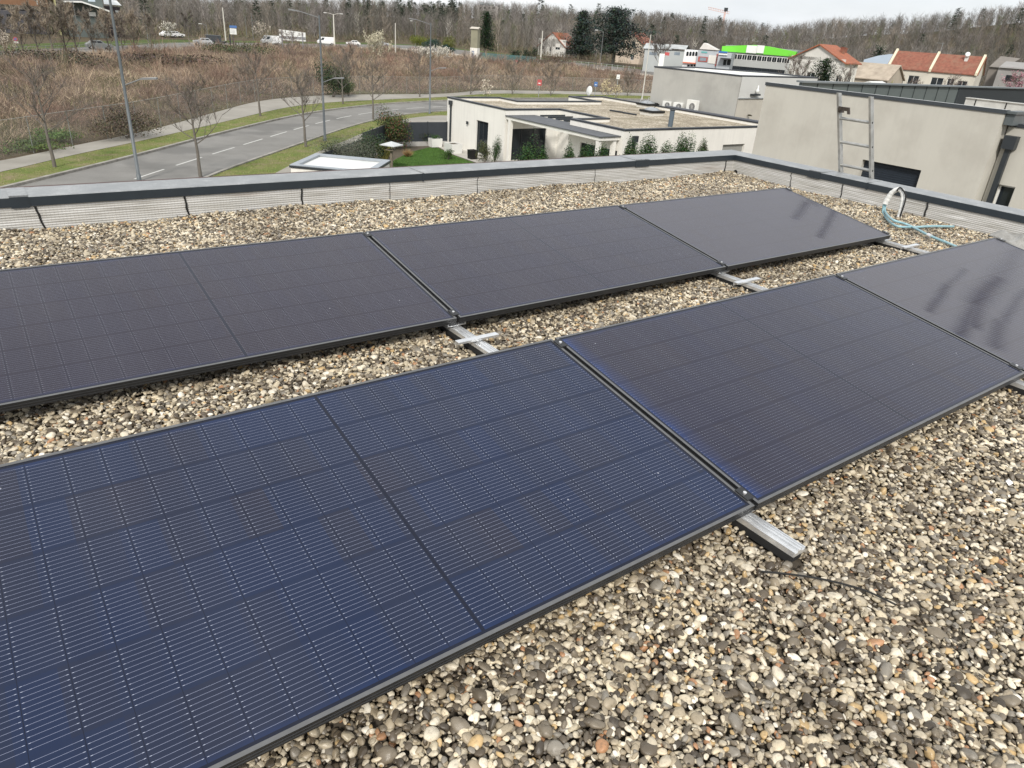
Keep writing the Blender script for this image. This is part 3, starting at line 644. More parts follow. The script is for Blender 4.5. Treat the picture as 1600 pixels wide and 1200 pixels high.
def bare_parts(seed, h=5.0, clear=.42, spread=.42, twigs=420, thick=.065, upright=.55, droop=0):
    """trunk+limbs segments and a cloud of twigs; returns (list of (pts, radii)), twig arrays"""
    r = random.Random(seed); segs = []; tw = []
    lean = (r.uniform(-.03, .03), r.uniform(-.03, .03))
    n = 7; trunk = [Vector((lean[0]*h*i/n+r.uniform(-.02, .02), lean[1]*h*i/n+r.uniform(-.02, .02), h*.86*i/n)) for i in range(n+1)]
    segs.append((trunk, [thick*(1-.85*i/n) for i in range(n+1)], 6))
    def limb(p, d, ln, rad, lvl):
        k = 4; pts = [p.copy()]; dd = d.normalized()
        for i in range(k):
            dd = (dd+Vector((r.uniform(-.16, .16), r.uniform(-.16, .16), .06-droop))).normalized(); pts.append(pts[-1]+dd*ln/k)
        segs.append((pts, [rad*(1-.8*i/k) for i in range(k+1)], 4 if lvl == 0 else 3))
        m_ = 4 if lvl == 0 else 3
        if lvl < 2:
            for j in range(m_):
                q = pts[1+min(j, k-1)]; sd = Vector((r.uniform(-1, 1), r.uniform(-1, 1), r.uniform(-.15, .7)))
                limb(q, (dd*.8+sd*.75), ln*r.uniform(.42, .62), rad*.5, lvl+1)
        tw.extend((q, dd) for q in pts[1:])
    nb = 11
    for i in range(nb):
        f = clear+(.95-clear)*i/(nb-1); z = h*.86*f; a = i*2.4+r.uniform(-.4, .4)
        p = trunk[min(n-1, int(f*n))].lerp(trunk[min(n, int(f*n)+1)], f*n-int(f*n))
        el = upright+.35*(f-clear); ln = h*spread*(1.05-.62*(f-clear)/(1-clear))*r.uniform(.8, 1.1)
        limb(Vector((p.x, p.y, z)), Vector((math.cos(a), math.sin(a), el*1.1)), ln, thick*.42*(1.1-f*.6), 0)
    R3 = np.random.default_rng(seed); idx = R3.integers(0, len(tw), twigs)
    P = np.array([tw[i][0] for i in idx]); D = np.array([tw[i][1] for i in idx])*.9+R3.normal(0, .55, (twigs, 3)); D[:, 2] += .25-droop
    return segs, P, D, R3.uniform(.05, .125, twigs)*h
def bare_tree(name, seed, loc, label, cat='tree', group=None, tw_w=.012, col_=(.13, .115, .10), barkm=None, **kw):
    root = empty(name, loc, 0, label, cat, group); segs, P, D, Ln = bare_parts(seed, **kw)
    m = MB(); [m.tube(p, rd, n_, cap=False) for p, rd, n_ in segs]; m.build('trunk', barkm or BARK, root)
    R3 = np.random.default_rng(seed+9); blades('crown', P, D, Ln, np.full(len(P), tw_w), varc(R3, col_, len(P), .2), TINT, root)
    return root
def leafy(name, seed, loc, label, w, h, n, size, colr, cat='shrub', group=None, lumps=7, stem=True, d=None, col2=None, f2=0, up=0.3, vary=.3, flat=0, asp=.55):
    """bush of many small leaves around several lumps with stems"""
    root = empty(name, loc, 0, label, cat, group); r = np.random.default_rng(seed); d = d or w
    c = np.column_stack([r.uniform(-.32, .32, lumps)*w, r.uniform(-.32, .32, lumps)*d, h*(.3+.45*r.random(lumps))]); c[0] = (0, 0, h*.5)
    rad = np.column_stack([r.uniform(.22, .34, lumps)*w, r.uniform(.22, .34, lumps)*d, r.uniform(.22, .36, lumps)*h])
    k = r.integers(0, lumps, n); v = r.normal(size=(n, 3)); v /= np.linalg.norm(v, axis=1)[:, None]
    rr_ = (r.random(n)**.35)[:, None]*(1+.22*(r.random(n) > .9))[:, None]; P = c[k]+v*rad[k]*rr_
    P[:, 2] = np.abs(P[:, 2]); nn = v+r.normal(0, .6, (n, 3)); nn[:, 2] += up
    cc = varc(r, colr, n, vary)
    if col2 is not None: q = (r.random(n) < f2)[:, None]; cc = np.where(q, varc(r, col2, n, .25), cc)
    leaves('crown', P, nn, size*r.uniform(.6, 1.3, n), cc, TINT, root, asp)
    if stem:
        m = MB(); rr2 = random.Random(seed)
        for i in range(min(lumps, 6)): m.tube([(rr2.uniform(-.05, .05)*w, rr2.uniform(-.05, .05)*w, 0), tuple(c[i]*np.array([.5, .5, .6])), tuple(c[i])], [.02*h**.5, .014*h**.5, .006], 5, cap=False)
        m.build('stem', BARK, root)
    return root

# ------------------------------------------------------------------ the overgrown field
def lowpts(p): return [tuple(q) for q in p]
fence_line = offs(path_out, .35)
field_poly = [tuple(p) for p in fence_line if p[0] > -30]+[tuple(p) for p in mr_near[::-1] if True]
field_poly = [(float(a), float(b)) for a, b in field_poly]
def moundz(x, y):
    a = np.sin(x*.17+1.3)*np.sin(y*.19+.4)+.6*np.sin(x*.41+y*.23)+.5*np.sin(y*.37-x*.29+2)+.35*np.sin(x*.9)*np.sin(y*.8)
    return np.clip(.55+.55*a, 0, 2.4)
def field():
    r = np.random.default_rng(21); N = 560000
    az = r.uniform(math.radians(-2), math.radians(98), N*2); rad = np.sqrt(r.uniform(40**2, 235**2, N*2))*r.uniform(.55, 1, N*2)**.25
    P = np.column_stack([CAM[0]+rad*np.cos(az), CAM[1]+rad*np.sin(az)])
    P = P[inpoly(P, field_poly)][:N]; n = len(P); x, y = P[:, 0], P[:, 1]; rad = np.hypot(x-CAM[0], y-CAM[1])
    # distance from the fence: low grass near it, thicket further in
    fd = np.min(np.hypot(x[:, None]-fence_line[None, ::3, 0], y[:, None]-fence_line[None, ::3, 1]), axis=1)
    edge = np.clip((fd-1.5)/7, 0, 1); mz = moundz(x, y)*edge*r.uniform(.35, 1.0, n)
    z = G+mz; root = np.column_stack([x, y, z-.05])
    D = np.column_stack([r.normal(0, .55, n), r.normal(0, .55, n), r.uniform(.25, 1.1, n)])
    reg = .5+.6*np.sin(x*.19+y*.08+.6)*np.cos(y*.21-x*.06); reg2 = .5+.5*np.sin(x*.31+1)*np.sin(y*.27+x*.1)
    red = np.array((.200, .142, .115)); tan = np.array((.370, .310, .225)); olive = np.array((.135, .13, .070)); grey = np.array((.150, .122, .102)); green = np.array((.10, .15, .04))
    w = np.clip(reg-.08+r.normal(0, .22, n), 0, 1)[:, None]; c = red*w+tan*(1-w)
    w2 = (r.random(n) < .25+.4*reg2*edge)[:, None]; c = np.where(w2, grey, c)
    w3 = (r.random(n) < np.clip(.6-edge*1.3, 0, .6)*(reg2 > .3)+.04)[:, None]; c = np.where(w3, np.where(r.random((n, 1)) < .5, green, olive), c)
    c = np.clip(c*(1+r.normal(0, .28, (n, 1))), .01, .6)
    # thickets: bushes of arching stems rising out of the rest
    nbh = 1500; az2 = r.uniform(math.radians(-2), math.radians(98), nbh*3); rd2 = np.sqrt(r.uniform(45**2, 235**2, nbh*3)); Q = np.column_stack([CAM[0]+rd2*np.cos(az2), CAM[1]+rd2*np.sin(az2)])
    Q = Q[inpoly(Q, field_poly)]; fq = np.min(np.hypot(Q[:, 0][:, None]-fence_line[None, ::3, 0], Q[:, 1][:, None]-fence_line[None, ::3, 1]), axis=1); Q = Q[fq > 3.0][:nbh]; nq = len(Q); K = 130
    big = r.lognormal(0, .35, nq)*1.1; pal = np.array([(.135, .098, .080), (.215, .145, .112), (.31, .25, .185), (.105, .105, .062), (.165, .135, .115), (.38, .31, .22), (.085, .080, .050)])[r.choice(7, nq, p=[.2, .22, .17, .12, .16, .07, .06])]
    a2 = r.uniform(0, 6.283, (nq, K)); o2 = r.uniform(0, 1.15, (nq, K)); hgt = r.uniform(0, .9, (nq, K))*big[:, None]
    B = np.stack([Q[:, 0][:, None]+np.cos(a2)*o2*big[:, None]*1.1, Q[:, 1][:, None]+np.sin(a2)*o2*big[:, None]*1.1, G+.1+hgt*(1.25-o2*.75)], 2).reshape(-1, 3)
    BD = np.stack([np.cos(a2)*o2*.9, np.sin(a2)*o2*.9, r.uniform(.2, 1.3, (nq, K))], 2).reshape(-1, 3)+r.normal(0, .2, (nq*K, 3)); BC = (pal[:, None]*(1+r.normal(0, .22, (nq, K, 1)))).reshape(-1, 3)
    BL = (r.uniform(.35, 1.0, (nq, K))*big[:, None]).ravel()
    Ln = r.uniform(.25, 1.0, n)*(.35+.8*edge); wd = .010+rad*.00020
    rb = np.hypot(B[:, 0]-CAM[0], B[:, 1]-CAM[1]); root = np.concatenate([root, B]); D = np.concatenate([D, BD]); Ln = np.concatenate([Ln, BL]); c = np.clip(np.concatenate([c, np.clip(BC, .01, .6)])*(1.24, 1.18, 1.16), .01, .7); wd = np.concatenate([wd, .010+rb*.0002])
    o = blades('bramble_field', root, D, Ln, wd*r.uniform(.6, 1.4, len(root)), c, TINT)
    tag(o, 'overgrown field of dry reddish brown brambles and grass between the footpath and the main road', 'brambles', kind='stuff')
    # ground under it
    gx = np.linspace(-40, 175, 150); gy = np.linspace(20, 250, 150); X, Y = np.meshgrid(gx, gy)
    fdm = np.min(np.hypot(X.ravel()[:, None]-fence_line[None, ::3, 0], Y.ravel()[:, None]-fence_line[None, ::3, 1]), axis=1)
    ins = inpoly(np.column_stack([X.ravel(), Y.ravel()]), field_poly)
    Z = G+.02+moundz(X.ravel(), Y.ravel())*np.clip((fdm-3.5)/7, 0, 1)*.5; V = np.column_stack([X.ravel(), Y.ravel(), Z]); F = []
    ins2 = ins.reshape(150, 150)
    for j in range(149):
        for i in range(149):
            if ins2[j, i] and ins2[j, i+1] and ins2[j+1, i] and ins2[j+1, i+1]: F.append((j*150+i, j*150+i+1, (j+1)*150+i+1, (j+1)*150+i))
    t = NT('thicket_floor'); P_ = t.pos(); c = t.ramp(t.noise(P_, .12, 5, .6), [(.3, (.085, .060, .048)), (.5, (.12, .09, .062)), (.7, (.10, .10, .045))])
    c = t.mix(t.ramp(t.noise(P_, 2.5, 4), [(.4, .5), (.65, 0.)]), c, (.05, .038, .03)); t.set(base=c, rough=.95, spec=.1)
    tag(npmesh('field_ground', V, F, t.m, smooth=True), kind='structure')
field()
def verge_grass():
    r = np.random.default_rng(5); out = []; cc = []
    for poly, n in (([tuple(p) for p in offs(far_kerb, .28)[5:70]]+[tuple(p) for p in verge_out[5:70][::-1]], 60000),
                    ([tuple(p) for p in offs(near_kerb, -.25)[8:70]]+[tuple(p) for p in gard_r[8:70][::-1]], 60000)):
        a = np.array(poly); P = np.column_stack([r.uniform(a[:, 0].min(), a[:, 0].max(), n*4), r.uniform(a[:, 1].min(), a[:, 1].max(), n*4)])
        P = P[inpoly(P, poly)][:n]
        if n == 60000 and poly[0][0] == poly[0][0]: pass
        out.append(P)
    # keep grass off the pavement
    pav = [tuple(p) for p in resamp(wk_out, 40)]+[tuple(p) for p in resamp(wk_in, 40)[::-1]]
    P = np.concatenate(out); P = P[~inpoly(P, pav)]; n = len(P)
    g = .5+.5*np.sin(P[:, 0]*.8+P[:, 1]*.5)*np.sin(P[:, 1]*.9-P[:, 0]*.3); dry = (r.random(n) < .2+.35*g)[:, None]
    c = np.where(dry, np.array((.34, .30, .155)), np.array((.165, .225, .05)))*(1+r.normal(0, .25, (n, 1)))
    D = np.column_stack([r.normal(0, .5, n), r.normal(0, .5, n), np.ones(n)])
    o = blades('verge_grass', np.column_stack([P, np.full(n, G+.025)]), D, r.uniform(.05, .13, n), np.full(n, .022), np.clip(c, .01, .6), TINT)
    tag(o, 'short patchy grass on the verges along both sides of the curving road', 'grass', kind='stuff')
    lp = LAWN; a = np.array(lp)
    P = np.column_stack([r.uniform(a[:, 0].min(), a[:, 0].max(), 90000), r.uniform(34, a[:, 1].max(), 90000)]); P = P[inpoly(P, lp)]; n = len(P)
    D = np.column_stack([r.normal(0, .4, n), r.normal(0, .4, n), np.ones(n)])
    o = blades('lawn_grass', np.column_stack([P, np.full(n, G+.03)]), D, r.uniform(.04, .08, n), np.full(n, .018), varc(r, (.085, .165, .038), n, .35), TINT)
    tag(o, 'bright green mown lawn in the garden of the white house', 'grass', kind='stuff')
verge_grass()

# ------------------------------------------------------------------ wooded hillside (reads as one mass)
_ma = np.arctan2(ms_out[:, 1]-CAM[1], ms_out[:, 0]-CAM[0]); _mrr = np.hypot(ms_out[:, 1]-CAM[1], ms_out[:, 0]-CAM[0]); _mo = np.argsort(_ma)
def road_r(az): return np.interp(az, _ma[_mo], _mrr[_mo])
def wood():
    r = np.random.default_rng(11); N = 6500
    a0, a1 = _az.min(), _az.max(); N = 10500; az = r.uniform(a0, a1, N); rad = np.sqrt(r.uniform(200**2, 492**2, N))
    keep0 = ((rad > 262) | (az > math.atan2(*(ray(780, 30)[[1, 0]])))) & ((rad > 226) | (az < math.atan2(*(ray(205, 30)[[1, 0]])))); az, rad = az[keep0], rad[keep0]; N = len(az)
    x, y = CAM[0]+rad*np.cos(az), CAM[1]+rad*np.sin(az); z = terrain(x, y)
    # thin out the flatter ground at the left where the road and low scrub are
    azl = math.atan2(*(ray(480, 30)[[1, 0]])); az0 = math.atan2(*(ray(130, 30)[[1, 0]]))
    keep = np.where((az > azl), (rad > 330) | (r.random(N) < .3), True); keep &= rad > road_r(az)+22
    x, y, z, az, rad = x[keep], y[keep], z[keep], az[keep], rad[keep]; n = len(x)
    big = .5+.5*np.sin(x*.035+2)*np.sin(y*.03+1); h = np.where(rad < 270, r.uniform(3.5, 7, n), r.uniform(5.0, 10.0, n)+2.0*big); big2 = .5+.5*np.sin(x*.09+y*.05)*np.sin(y*.11-x*.04+1)
    con = (r.random(n) <   .012+.10*((az > math.atan2(*(ray(720, 10)[[1, 0]]))) & (az < math.atan2(*(ray(540, 10)[[1, 0]]))) & (rad > 380)))
    # bare trees
    b = ~con; nb = b.sum(); K = 80; hb = h[b]
    tone = np.clip(big2[b]*.75+r.uniform(-.15, .4, nb), 0, 1)
    c0 = np.array((.155, .140, .130)); c1 = np.array((.122, .114, .098)); c2 = np.array((.185, .158, .130)); 
    base = np.where((tone < .45)[:, None], c0, np.where((tone < .8)[:, None], c1, c2))*(1+r.normal(0, .2, (nb, 1)))*(.82+.36*big[b][:, None])
    wh = (r.random(nb) < .012) & (rad[b] < 330); base[wh] = (.50, .47, .41)
    gr = (r.random(nb) < .03); base[gr] = (.10, .125, .045)
    X, Y, Z = x[b], y[b], z[b]
    t_ = r.uniform(.12, .85, (nb, K)); root = np.stack([np.repeat(X[:, None], K, 1), np.repeat(Y[:, None], K, 1), Z[:, None]+hb[:, None]*t_], 2)
    ang = r.uniform(0, 2*math.pi, (nb, K)); ou = (1.0-.25*t_)*r.uniform(.35, 1.2, (nb, K))
    root[:, :, 0] += np.cos(ang)*hb[:, None]*.10*r.random((nb, K)); root[:, :, 1] += np.sin(ang)*hb[:, None]*.10*r.random((nb, K))
    D = np.stack([np.cos(ang)*ou, np.sin(ang)*ou, r.uniform(.5, 1.5, (nb, K))], 2)
    Ln = hb[:, None]*r.uniform(.12, .30, (nb, K)); W = r.uniform(.05, .12, (nb, K))
    root[:, 0] = np.stack([X, Y, Z-.3], 1); D[:, 0] = (0, 0, 1); Ln[:, 0] = hb*.95; W[:, 0] = .24
    root[:, 1] = np.stack([X, Y, Z-.3], 1); D[:, 1] = r.normal(0, .12, (nb, 3))+(0, 0, 1); Ln[:, 1] = hb*.8; W[:, 1] = .18
    C = np.repeat(base[:, None], K, 1)*(1+r.normal(0, .2, (nb, K, 1)))
    bl = lambda a: a.reshape(-1, *a.shape[2:])
    V = [bl(root), bl(D), bl(Ln), bl(W), bl(C)]
    # evergreens among them: tiers of short dark boughs
    q = con; nq = q.sum(); K2 = 170; hq = h[q]*r.uniform(.9, 1.25, nq)
    t2 = r.uniform(.12, 1, (nq, K2)); ang = r.uniform(0, 6.283, (nq, K2)); rr_ = (1.02-t2)*.26*hq[:, None]*r.uniform(.1, 1, (nq, K2))
    root2 = np.stack([x[q][:, None]+np.cos(ang)*rr_, y[q][:, None]+np.sin(ang)*rr_, z[q][:, None]+hq[:, None]*t2], 2)
    D2 = np.stack([np.cos(ang), np.sin(ang), r.uniform(-.4, .5, (nq, K2))], 2)
    C2 = np.broadcast_to(np.array((.040, .052, .036)), (nq, K2, 3))*(1+r.normal(0, .25, (nq, K2, 1)))
    V2 = [bl(root2), bl(D2), bl(np.broadcast_to(hq[:, None]*.14, (nq, K2))), bl(np.full((nq, K2), .34)), bl(C2)]
    A = [np.concatenate([p, s]) for p, s in zip(V, V2)]
    o = blades('hillside_wood', A[0], A[1], A[2], A[3], np.clip(A[4]*1.12, .01, .7), TINT)
    tag(o, 'leafless grey-brown wood with scattered evergreens covering the hillside behind the houses', 'wood', kind='stuff')
    # low scrub at the foot of the hill and on the slope at the left
    N = 110000; az = r.uniform(a0, a1, N); rad = r.uniform(175, 345, N); q = (rad > road_r(az)+11) & ((rad > 262) | (az > math.atan2(*(ray(790, 30)[[1, 0]])))) & ((rad > 226) | (az < math.atan2(*(ray(205, 30)[[1, 0]])))); az, rad = az[q], rad[q]; N = len(az); x, y = CAM[0]+rad*np.cos(az), CAM[1]+rad*np.sin(az); z = terrain(x, y)
    lump = .5+.5*np.sin(x*.16)*np.sin(y*.14+1); keep = r.random(N) < .3+lump*.7; x, y, z, lump = x[keep], y[keep], z[keep], lump[keep]; n = len(x)
    tone = r.random(n)[:, None]; c = np.where(tone < .5, np.array((.155, .135, .098)), np.where(tone < .8, np.array((.125, .128, .068)), np.array((.20, .155, .115))))*(1+r.normal(0, .2, (n, 1)))
    o = blades('hill_scrub', np.column_stack([x, y, z+lump*1.6*r.random(n)]), np.column_stack([r.normal(0, .6, n), r.normal(0, .6, n), np.ones(n)]), r.uniform(.8, 2.4, n), r.uniform(.1, .22, n), np.clip(c, .01, .5), TINT)
    tag(o, 'low olive and brown scrub along the foot of the wooded hill', 'scrub', kind='stuff')
wood()
# ------------------------------------------------------------------ buildings close by
def wallface(m, p0, p1, z0, z1, holes=(), depth=.14, inward=None):
    """wall face from p0 to p1 with rectangular openings (u0,u1,v0,v1 measured from p0 and z0) and their reveals"""
    p0 = Vector((p0[0], p0[1], 0)); p1 = Vector((p1[0], p1[1], 0)); d = (p1-p0); Ln = d.length; d.normalize()
    nin = Vector((-d.y, d.x, 0)) if inward is None else Vector(inward)
    us = sorted({0, Ln, *[h[0] for h in holes], *[h[1] for h in holes]}); vs = sorted({0, z1-z0, *[h[2] for h in holes], *[h[3] for h in holes]})
    P = lambda u, v, q=0: p0+d*u+nin*q+Vector((0, 0, z0+v))
    for i in range(len(us)-1):
        for j in range(len(vs)-1):
            cu, cv = (us[i]+us[i+1])/2, (vs[j]+vs[j+1])/2
            if any(h[0] < cu < h[1] and h[2] < cv < h[3] for h in holes): continue
            m.add([P(us[i], vs[j]), P(us[i+1], vs[j]), P(us[i+1], vs[j+1]), P(us[i], vs[j+1])], [(0, 1, 2, 3)])
    for a, b, c, e in holes:
        for q in (((a, c), (b, c)), ((b, c), (b, e)), ((b, e), (a, e)), ((a, e), (a, c))):
            m.add([P(*q[0]), P(*q[1]), P(*q[1], depth), P(*q[0], depth)], [(0, 1, 2, 3)])
    return P
def window(root, P, h, depth, name='window', frame=None, pane=None, bars=1, sill=True, rail=False):
    """frame with mullions and a pane standing at the back of an opening"""
    a, b, c, e = h; fr = frame or M('white_frame', (.72, .72, .70), .5, .04, 5); f = .06
    m = MB()
    def bar_(u0, u1, v0, v1, q0, q1):
        vs = [P(u, v, q) for q in (q0, q1) for v in (v0, v1) for u in (u0, u1)]
        m.add(vs, [(0, 1, 3, 2), (4, 6, 7, 5), (0, 4, 5, 1), (2, 3, 7, 6), (0, 2, 6, 4), (1, 5, 7, 3)])
    bar_(a, b, c, c+f, depth-.05, depth); bar_(a, b, e-f, e, depth-.05, depth); bar_(a, a+f, c+f, e-f, depth-.05, depth); bar_(b-f, b, c+f, e-f, depth-.05, depth)
    for i in range(1, bars+1):
        u = a+(b-a)*i/(bars+1); bar_(u-.03, u+.03, c+f, e-f, depth-.045, depth)
    if rail: bar_(a+f, b-f, (c+e)/2-.02, (c+e)/2+.02, depth-.045, depth)
    if sill: bar_(a-.05, b+.05, c-.05, c-.002, -.06, depth-.06)
    w = m.build(name, fr, root)
    m = MB(); m.add([P(a+.002, c+.002, depth-.012), P(b-.002, c+.002, depth-.012), P(b-.002, e-.002, depth-.012), P(a+.002, e-.002, depth-.012)], [(0, 1, 2, 3)]); m.build('pane', pane or glass_d, w)
    return w
def inset(poly, d):
    n = len(poly); out = []
    for i in range(n):
        p, c, q = Vector(poly[i-1]), Vector(poly[i]), Vector(poly[(i+1) % n])
        a = (c-p).normalized(); b = (q-c).normalized(); na = Vector((-a.y, a.x)); nb = Vector((-b.y, b.x))
        k = 1+na.dot(nb); out.append(tuple(c+(na+nb)*d/k))
    return out
gravm = NT('roof_gravel_far'); P = gravm.pos()
vo = gravm.n('TexVoronoi', {'Vector': P, 'Scale': 14.}); c = gravm.ramp(gravm.n('SeparateXYZ', {0: vo.outputs['Color']}).outputs[0], [(0, (.20, .16, .12)), (.3, (.40, .34, .25)), (.6, (.54, .48, .38)), (1, (.66, .61, .51))])
c = gravm.mix(gravm.ramp(gravm.noise(P, 4.5, 3, .7), [(.35, .5), (.6, 0.)]), c, (.13, .105, .075)); c = gravm.mix(gravm.ramp(gravm.noise(P, .7, 5, .6), [(.42, 0.), (.62, .55)]), c, (.17, .14, .10)); c = gravm.mix(gravm.ramp(gravm.noise(P, .35, 4, .6), [(.58, 0.), (.70, .3)]), c, (.20, .19, .11))
gravm.bump(vo.outputs['Distance'], .8, .03); gravm = gravm.set(base=c, rough=.9, spec=.2)
shingle = M('pink_shingle', (.46, .34, .27), .9, .35, 7, bump=.6, bscale=14)
coprim = M('coping_anthracite_far', (.035, .04, .048), .45, .1, 4)
def flat_block(root, poly, z0, z1, wallm, holes={}, par=.28, roofm=None, cop=.07, depth=.14, copm=None, inm=None):
    """flat roofed body: walls with openings, parapet inside faces, roof floor, dark coping"""
    n = len(poly); m = MB(); Ps = {}
    for i in range(n): Ps[i] = wallface(m, poly[i], poly[(i+1) % n], z0, z1-cop, holes.get(i, ()), depth)
    m.build('wall', wallm, root)
    ins = inset(poly, .22); m = MB()
    for i in range(n): m.add([(*ins[i], z1-par), (*ins[(i+1) % n], z1-par), (*ins[(i+1) % n], z1-cop), (*ins[i], z1-cop)], [(3, 2, 1, 0)])
    m.build('parapet', inm or wallm, root)
    m = MB(); m.add([(*p, z1-par) for p in ins], [tuple(range(n))]); m.build('roof', roofm or gravm, root)
    o, i2 = inset(poly, -.035), inset(poly, .25); m = MB()
    for i in range(n):
        j = (i+1) % n
        m.add([(*o[i], z1-cop-.03), (*o[j], z1-cop-.03), (*o[j], z1), (*o[i], z1), (*i2[i], z1-cop-.02), (*i2[j], z1-cop-.02), (*i2[j], z1), (*i2[i], z1)],
              [(0, 1, 2, 3), (3, 2, 6, 7), (7, 6, 5, 4)])
    m.build('coping', copm or coprim, root)
    return Ps
# ---- white bungalow with the gravel roof
WH = empty('white_house', (0, 0, 0), 0, 'white flat-roofed bungalow with gravel on the roof and a covered terrace, beyond the lawn', 'house')
poly = [(28.0, 48.2), (28.1, 40.8), (32.8, 40.8), (32.8, 36.0), (29.8, 36.0), (29.8, 31.0), (44.8, 31.0), (44.8, 49.5), (40.9, 49.5), (40.9, 45.8), (32.8, 45.8), (32.8, 48.2)]
W_ = onx_(743, 200, 28.05)
hl = {0: [(3.95, 5.45, .12, 2.35)], 1: [(.5, 3.7, .1, 2.2)], 2: [(1.2, 1.9, 1.0, 2.1)], 3: [(.5, 2.4, .12, 2.3)], 4: [(1.2, 4.6, .12, 2.2)], 5: [(9.3, 11.6, .0, 2.35), (12.4, 13.4, .6, 1.5)]}
Ps = flat_block(WH, poly, G, -3.6, white_r, hl, par=.27, depth=.16)
darkf = M('dark_frame', (.03, .035, .04), .4, .1, 6)
window(WH, Ps[0], (3.95, 5.45, .12, 2.35), .16, frame=darkf, bars=1, sill=False)
window(WH, Ps[2], (1.2, 1.9, 1.0, 2.1), .16, bars=0); window(WH, Ps[1], (.5, 3.7, .1, 2.2), .16, frame=darkf, bars=2, sill=False)
window(WH, Ps[3], (.5, 2.4, .12, 2.3), .16, frame=darkf, bars=1, sill=False); window(WH, Ps[4], (1.2, 4.6, .12, 2.2), .16, frame=darkf, bars=2, sill=False)
window(WH, Ps[5], (12.4, 13.4, .6, 1.5), .16, frame=darkf, bars=0)
m = MB(); P_ = Ps[5]; vs = [P_(9.3, 0, .16), P_(11.6, 0, .16), P_(11.6, 2.35, .16), P_(9.3, 2.35, .16)]; m.add(vs, [(0, 1, 2, 3)]); m.build('garage_door', M('grey_door', (.30, .30, .28), .6, .08, 2), WH)
m = MB(); m.box(27.9, 47.55, G+.1, 27.99, 47.68, -4.05); m.box(27.82, 47.46, -4.12, 27.995, 47.78, -3.82); m.build('downpipe', anth, WH)
m = MB(); m.box(30.6, 30.86, -5.4, 30.72, 30.98, -4.3); m.box(30.48, 30.8, -4.32, 30.86, 30.98, -3.98); m.build('downpipe', anth, WH)
m = MB(); m.box(27.9, 45.2, -5.18, 27.985, 45.38, -4.98); m.build('wall_lamp', anth, WH)
m = MB(); m.box(32.68, 36.9, -5.0, 32.785, 37.05, -4.8); m.build('wall_lamp', anth, WH)
# covered terrace: slab roof with dark felt, edge beam, posts and open slats
m = MB(); m.box(28.15, 31.3, -4.26, 29.78, 40.74, -4.06); m.box(29.78, 36.05, -4.26, 30.6, 40.74, -4.06); cz = m.build('canopy', white_r, WH)
m = MB(); m.box(28.08, 31.22, -4.055, 29.79, 40.80, -4.005); m.box(29.79, 36.05, -4.055, 30.6, 40.80, -4.005); m.build('canopy_cover', M('grey_felt', (.10, .105, .115), .7, .2, 1.5), cz)
for i in range(5):
    y = 36.7+i*.85; m = MB(); m.box(30.61, y, -4.05, 32.78, y+.09, -3.93); m.build('pergola_slat', anth, WH)
for x, y in ((28.3, 31.5), (29.5, 31.5), (28.25, 40.35)): m = MB(); m.box(x-.12, y-.12, G, x+.12, y+.12, -4.262); m.build('column', white_r, WH)
# things on its roof
zr = -3.865
def pt_(px, py, z=zr): return at(px, py, z)
def dome(px, py, label, open_):
    p = pt_(px, py); r = empty('skylight', (p[0], p[1], zr), 0, label, 'skylight', 'domed skylights on the gravel roof')
    m = MB(); m.box(-.62, -.62, 0, .62, .62, .22); m.build('kerb', M('pale_kerb', (.62, .60, .55), .8, .1, 3), r)
    m = MB(); m.box(-.68, -.68, .222, .68, .68, .36); m.build('frame', blk, r)
    m = MB(); prof = [(.60, .362), (.5, .46), (.3, .54), (.001, .57)]; m.lathe(prof, n=4); o = m.build('dome', M('acrylic_dome', (.30, .32, .34), .12, .1, 3), r); o.rotation_euler = (0, 0, math.pi/4)
    if open_:
        m = MB(); Mx = Matrix.Translation((.62, 0, .38)) @ Matrix.Rotation(math.radians(-38), 4, 'Y') @ Matrix.Translation((-.62, 0, 0)); m.box(-.62, -.62, .0, .62, .62, .07, Mx); m.build('lid', blk, r)
        [MB().bar((-.5, q_, .36), (-.35, q_, .85), .03, .03).build('strut', alum, r) for q_ in (.4, -.4)]
    return r
dome(1018, 180, 'square black-framed roof skylight with a clear dome, standing in front of the other', False)
dome(1011, 168.5, 'black roof skylight tilted open, behind the one with the clear dome', True)
acm = M('ac_white', (.72, .72, .69), .5, .05, 4); acd = M('fan_grille', (.12, .12, .12), .6, .2, 20)
def acunit(px, py, w, h, fans, label, rz=0):
    p = pt_(px, py); r = empty('ac_unit', (p[0], p[1], zr), rz, label, 'air conditioner', 'air-conditioning units on the gravel roof')
    m = MB(); m.box(-.35, -.25, 0, .35, .25, .06); m.build('base', M('concrete_pad', (.5, .48, .44), .9, .1, 4), r)
    m = MB(); m.box(-.19, -w/2, .07, .19, w/2, .07+h); m.build('casing', acm, r, bevel=.015)
    for i in range(fans):
        zc = .07+h*(.5 if fans == 1 else (.27+.46*i)); m = MB(); R_ = min(w*.3, h/fans*.4)
        m.tube([(-.192, -w*.12, zc), (-.205, -w*.12, zc)], R_, 18); g_ = m.build('fan_grille', acd, r)
        m = MB()
        for k in range(6): a = k*math.pi/6; m.bar((-.209, -w*.12-math.cos(a)*R_, zc-math.sin(a)*R_), (-.209, -w*.12+math.cos(a)*R_, zc+math.sin(a)*R_), .008, .008)
        m.build('guard', acm, g_)
    m = MB(); m.box(-.30, w*.5, .2, .30, w*.5+.012, .07+h*.8) if False else m.box(-.1, w/2+.001, .25, .1, w/2+.02, .45); m.build('valve_cover', acd, r)
acunit(1080, 178.5, .95, .98, 1, 'largest white air-conditioning unit, nearest the grey wall', 0)
acunit(1059, 174.5, .8, .62, 1, 'small white air-conditioning unit next to the largest one', .3)
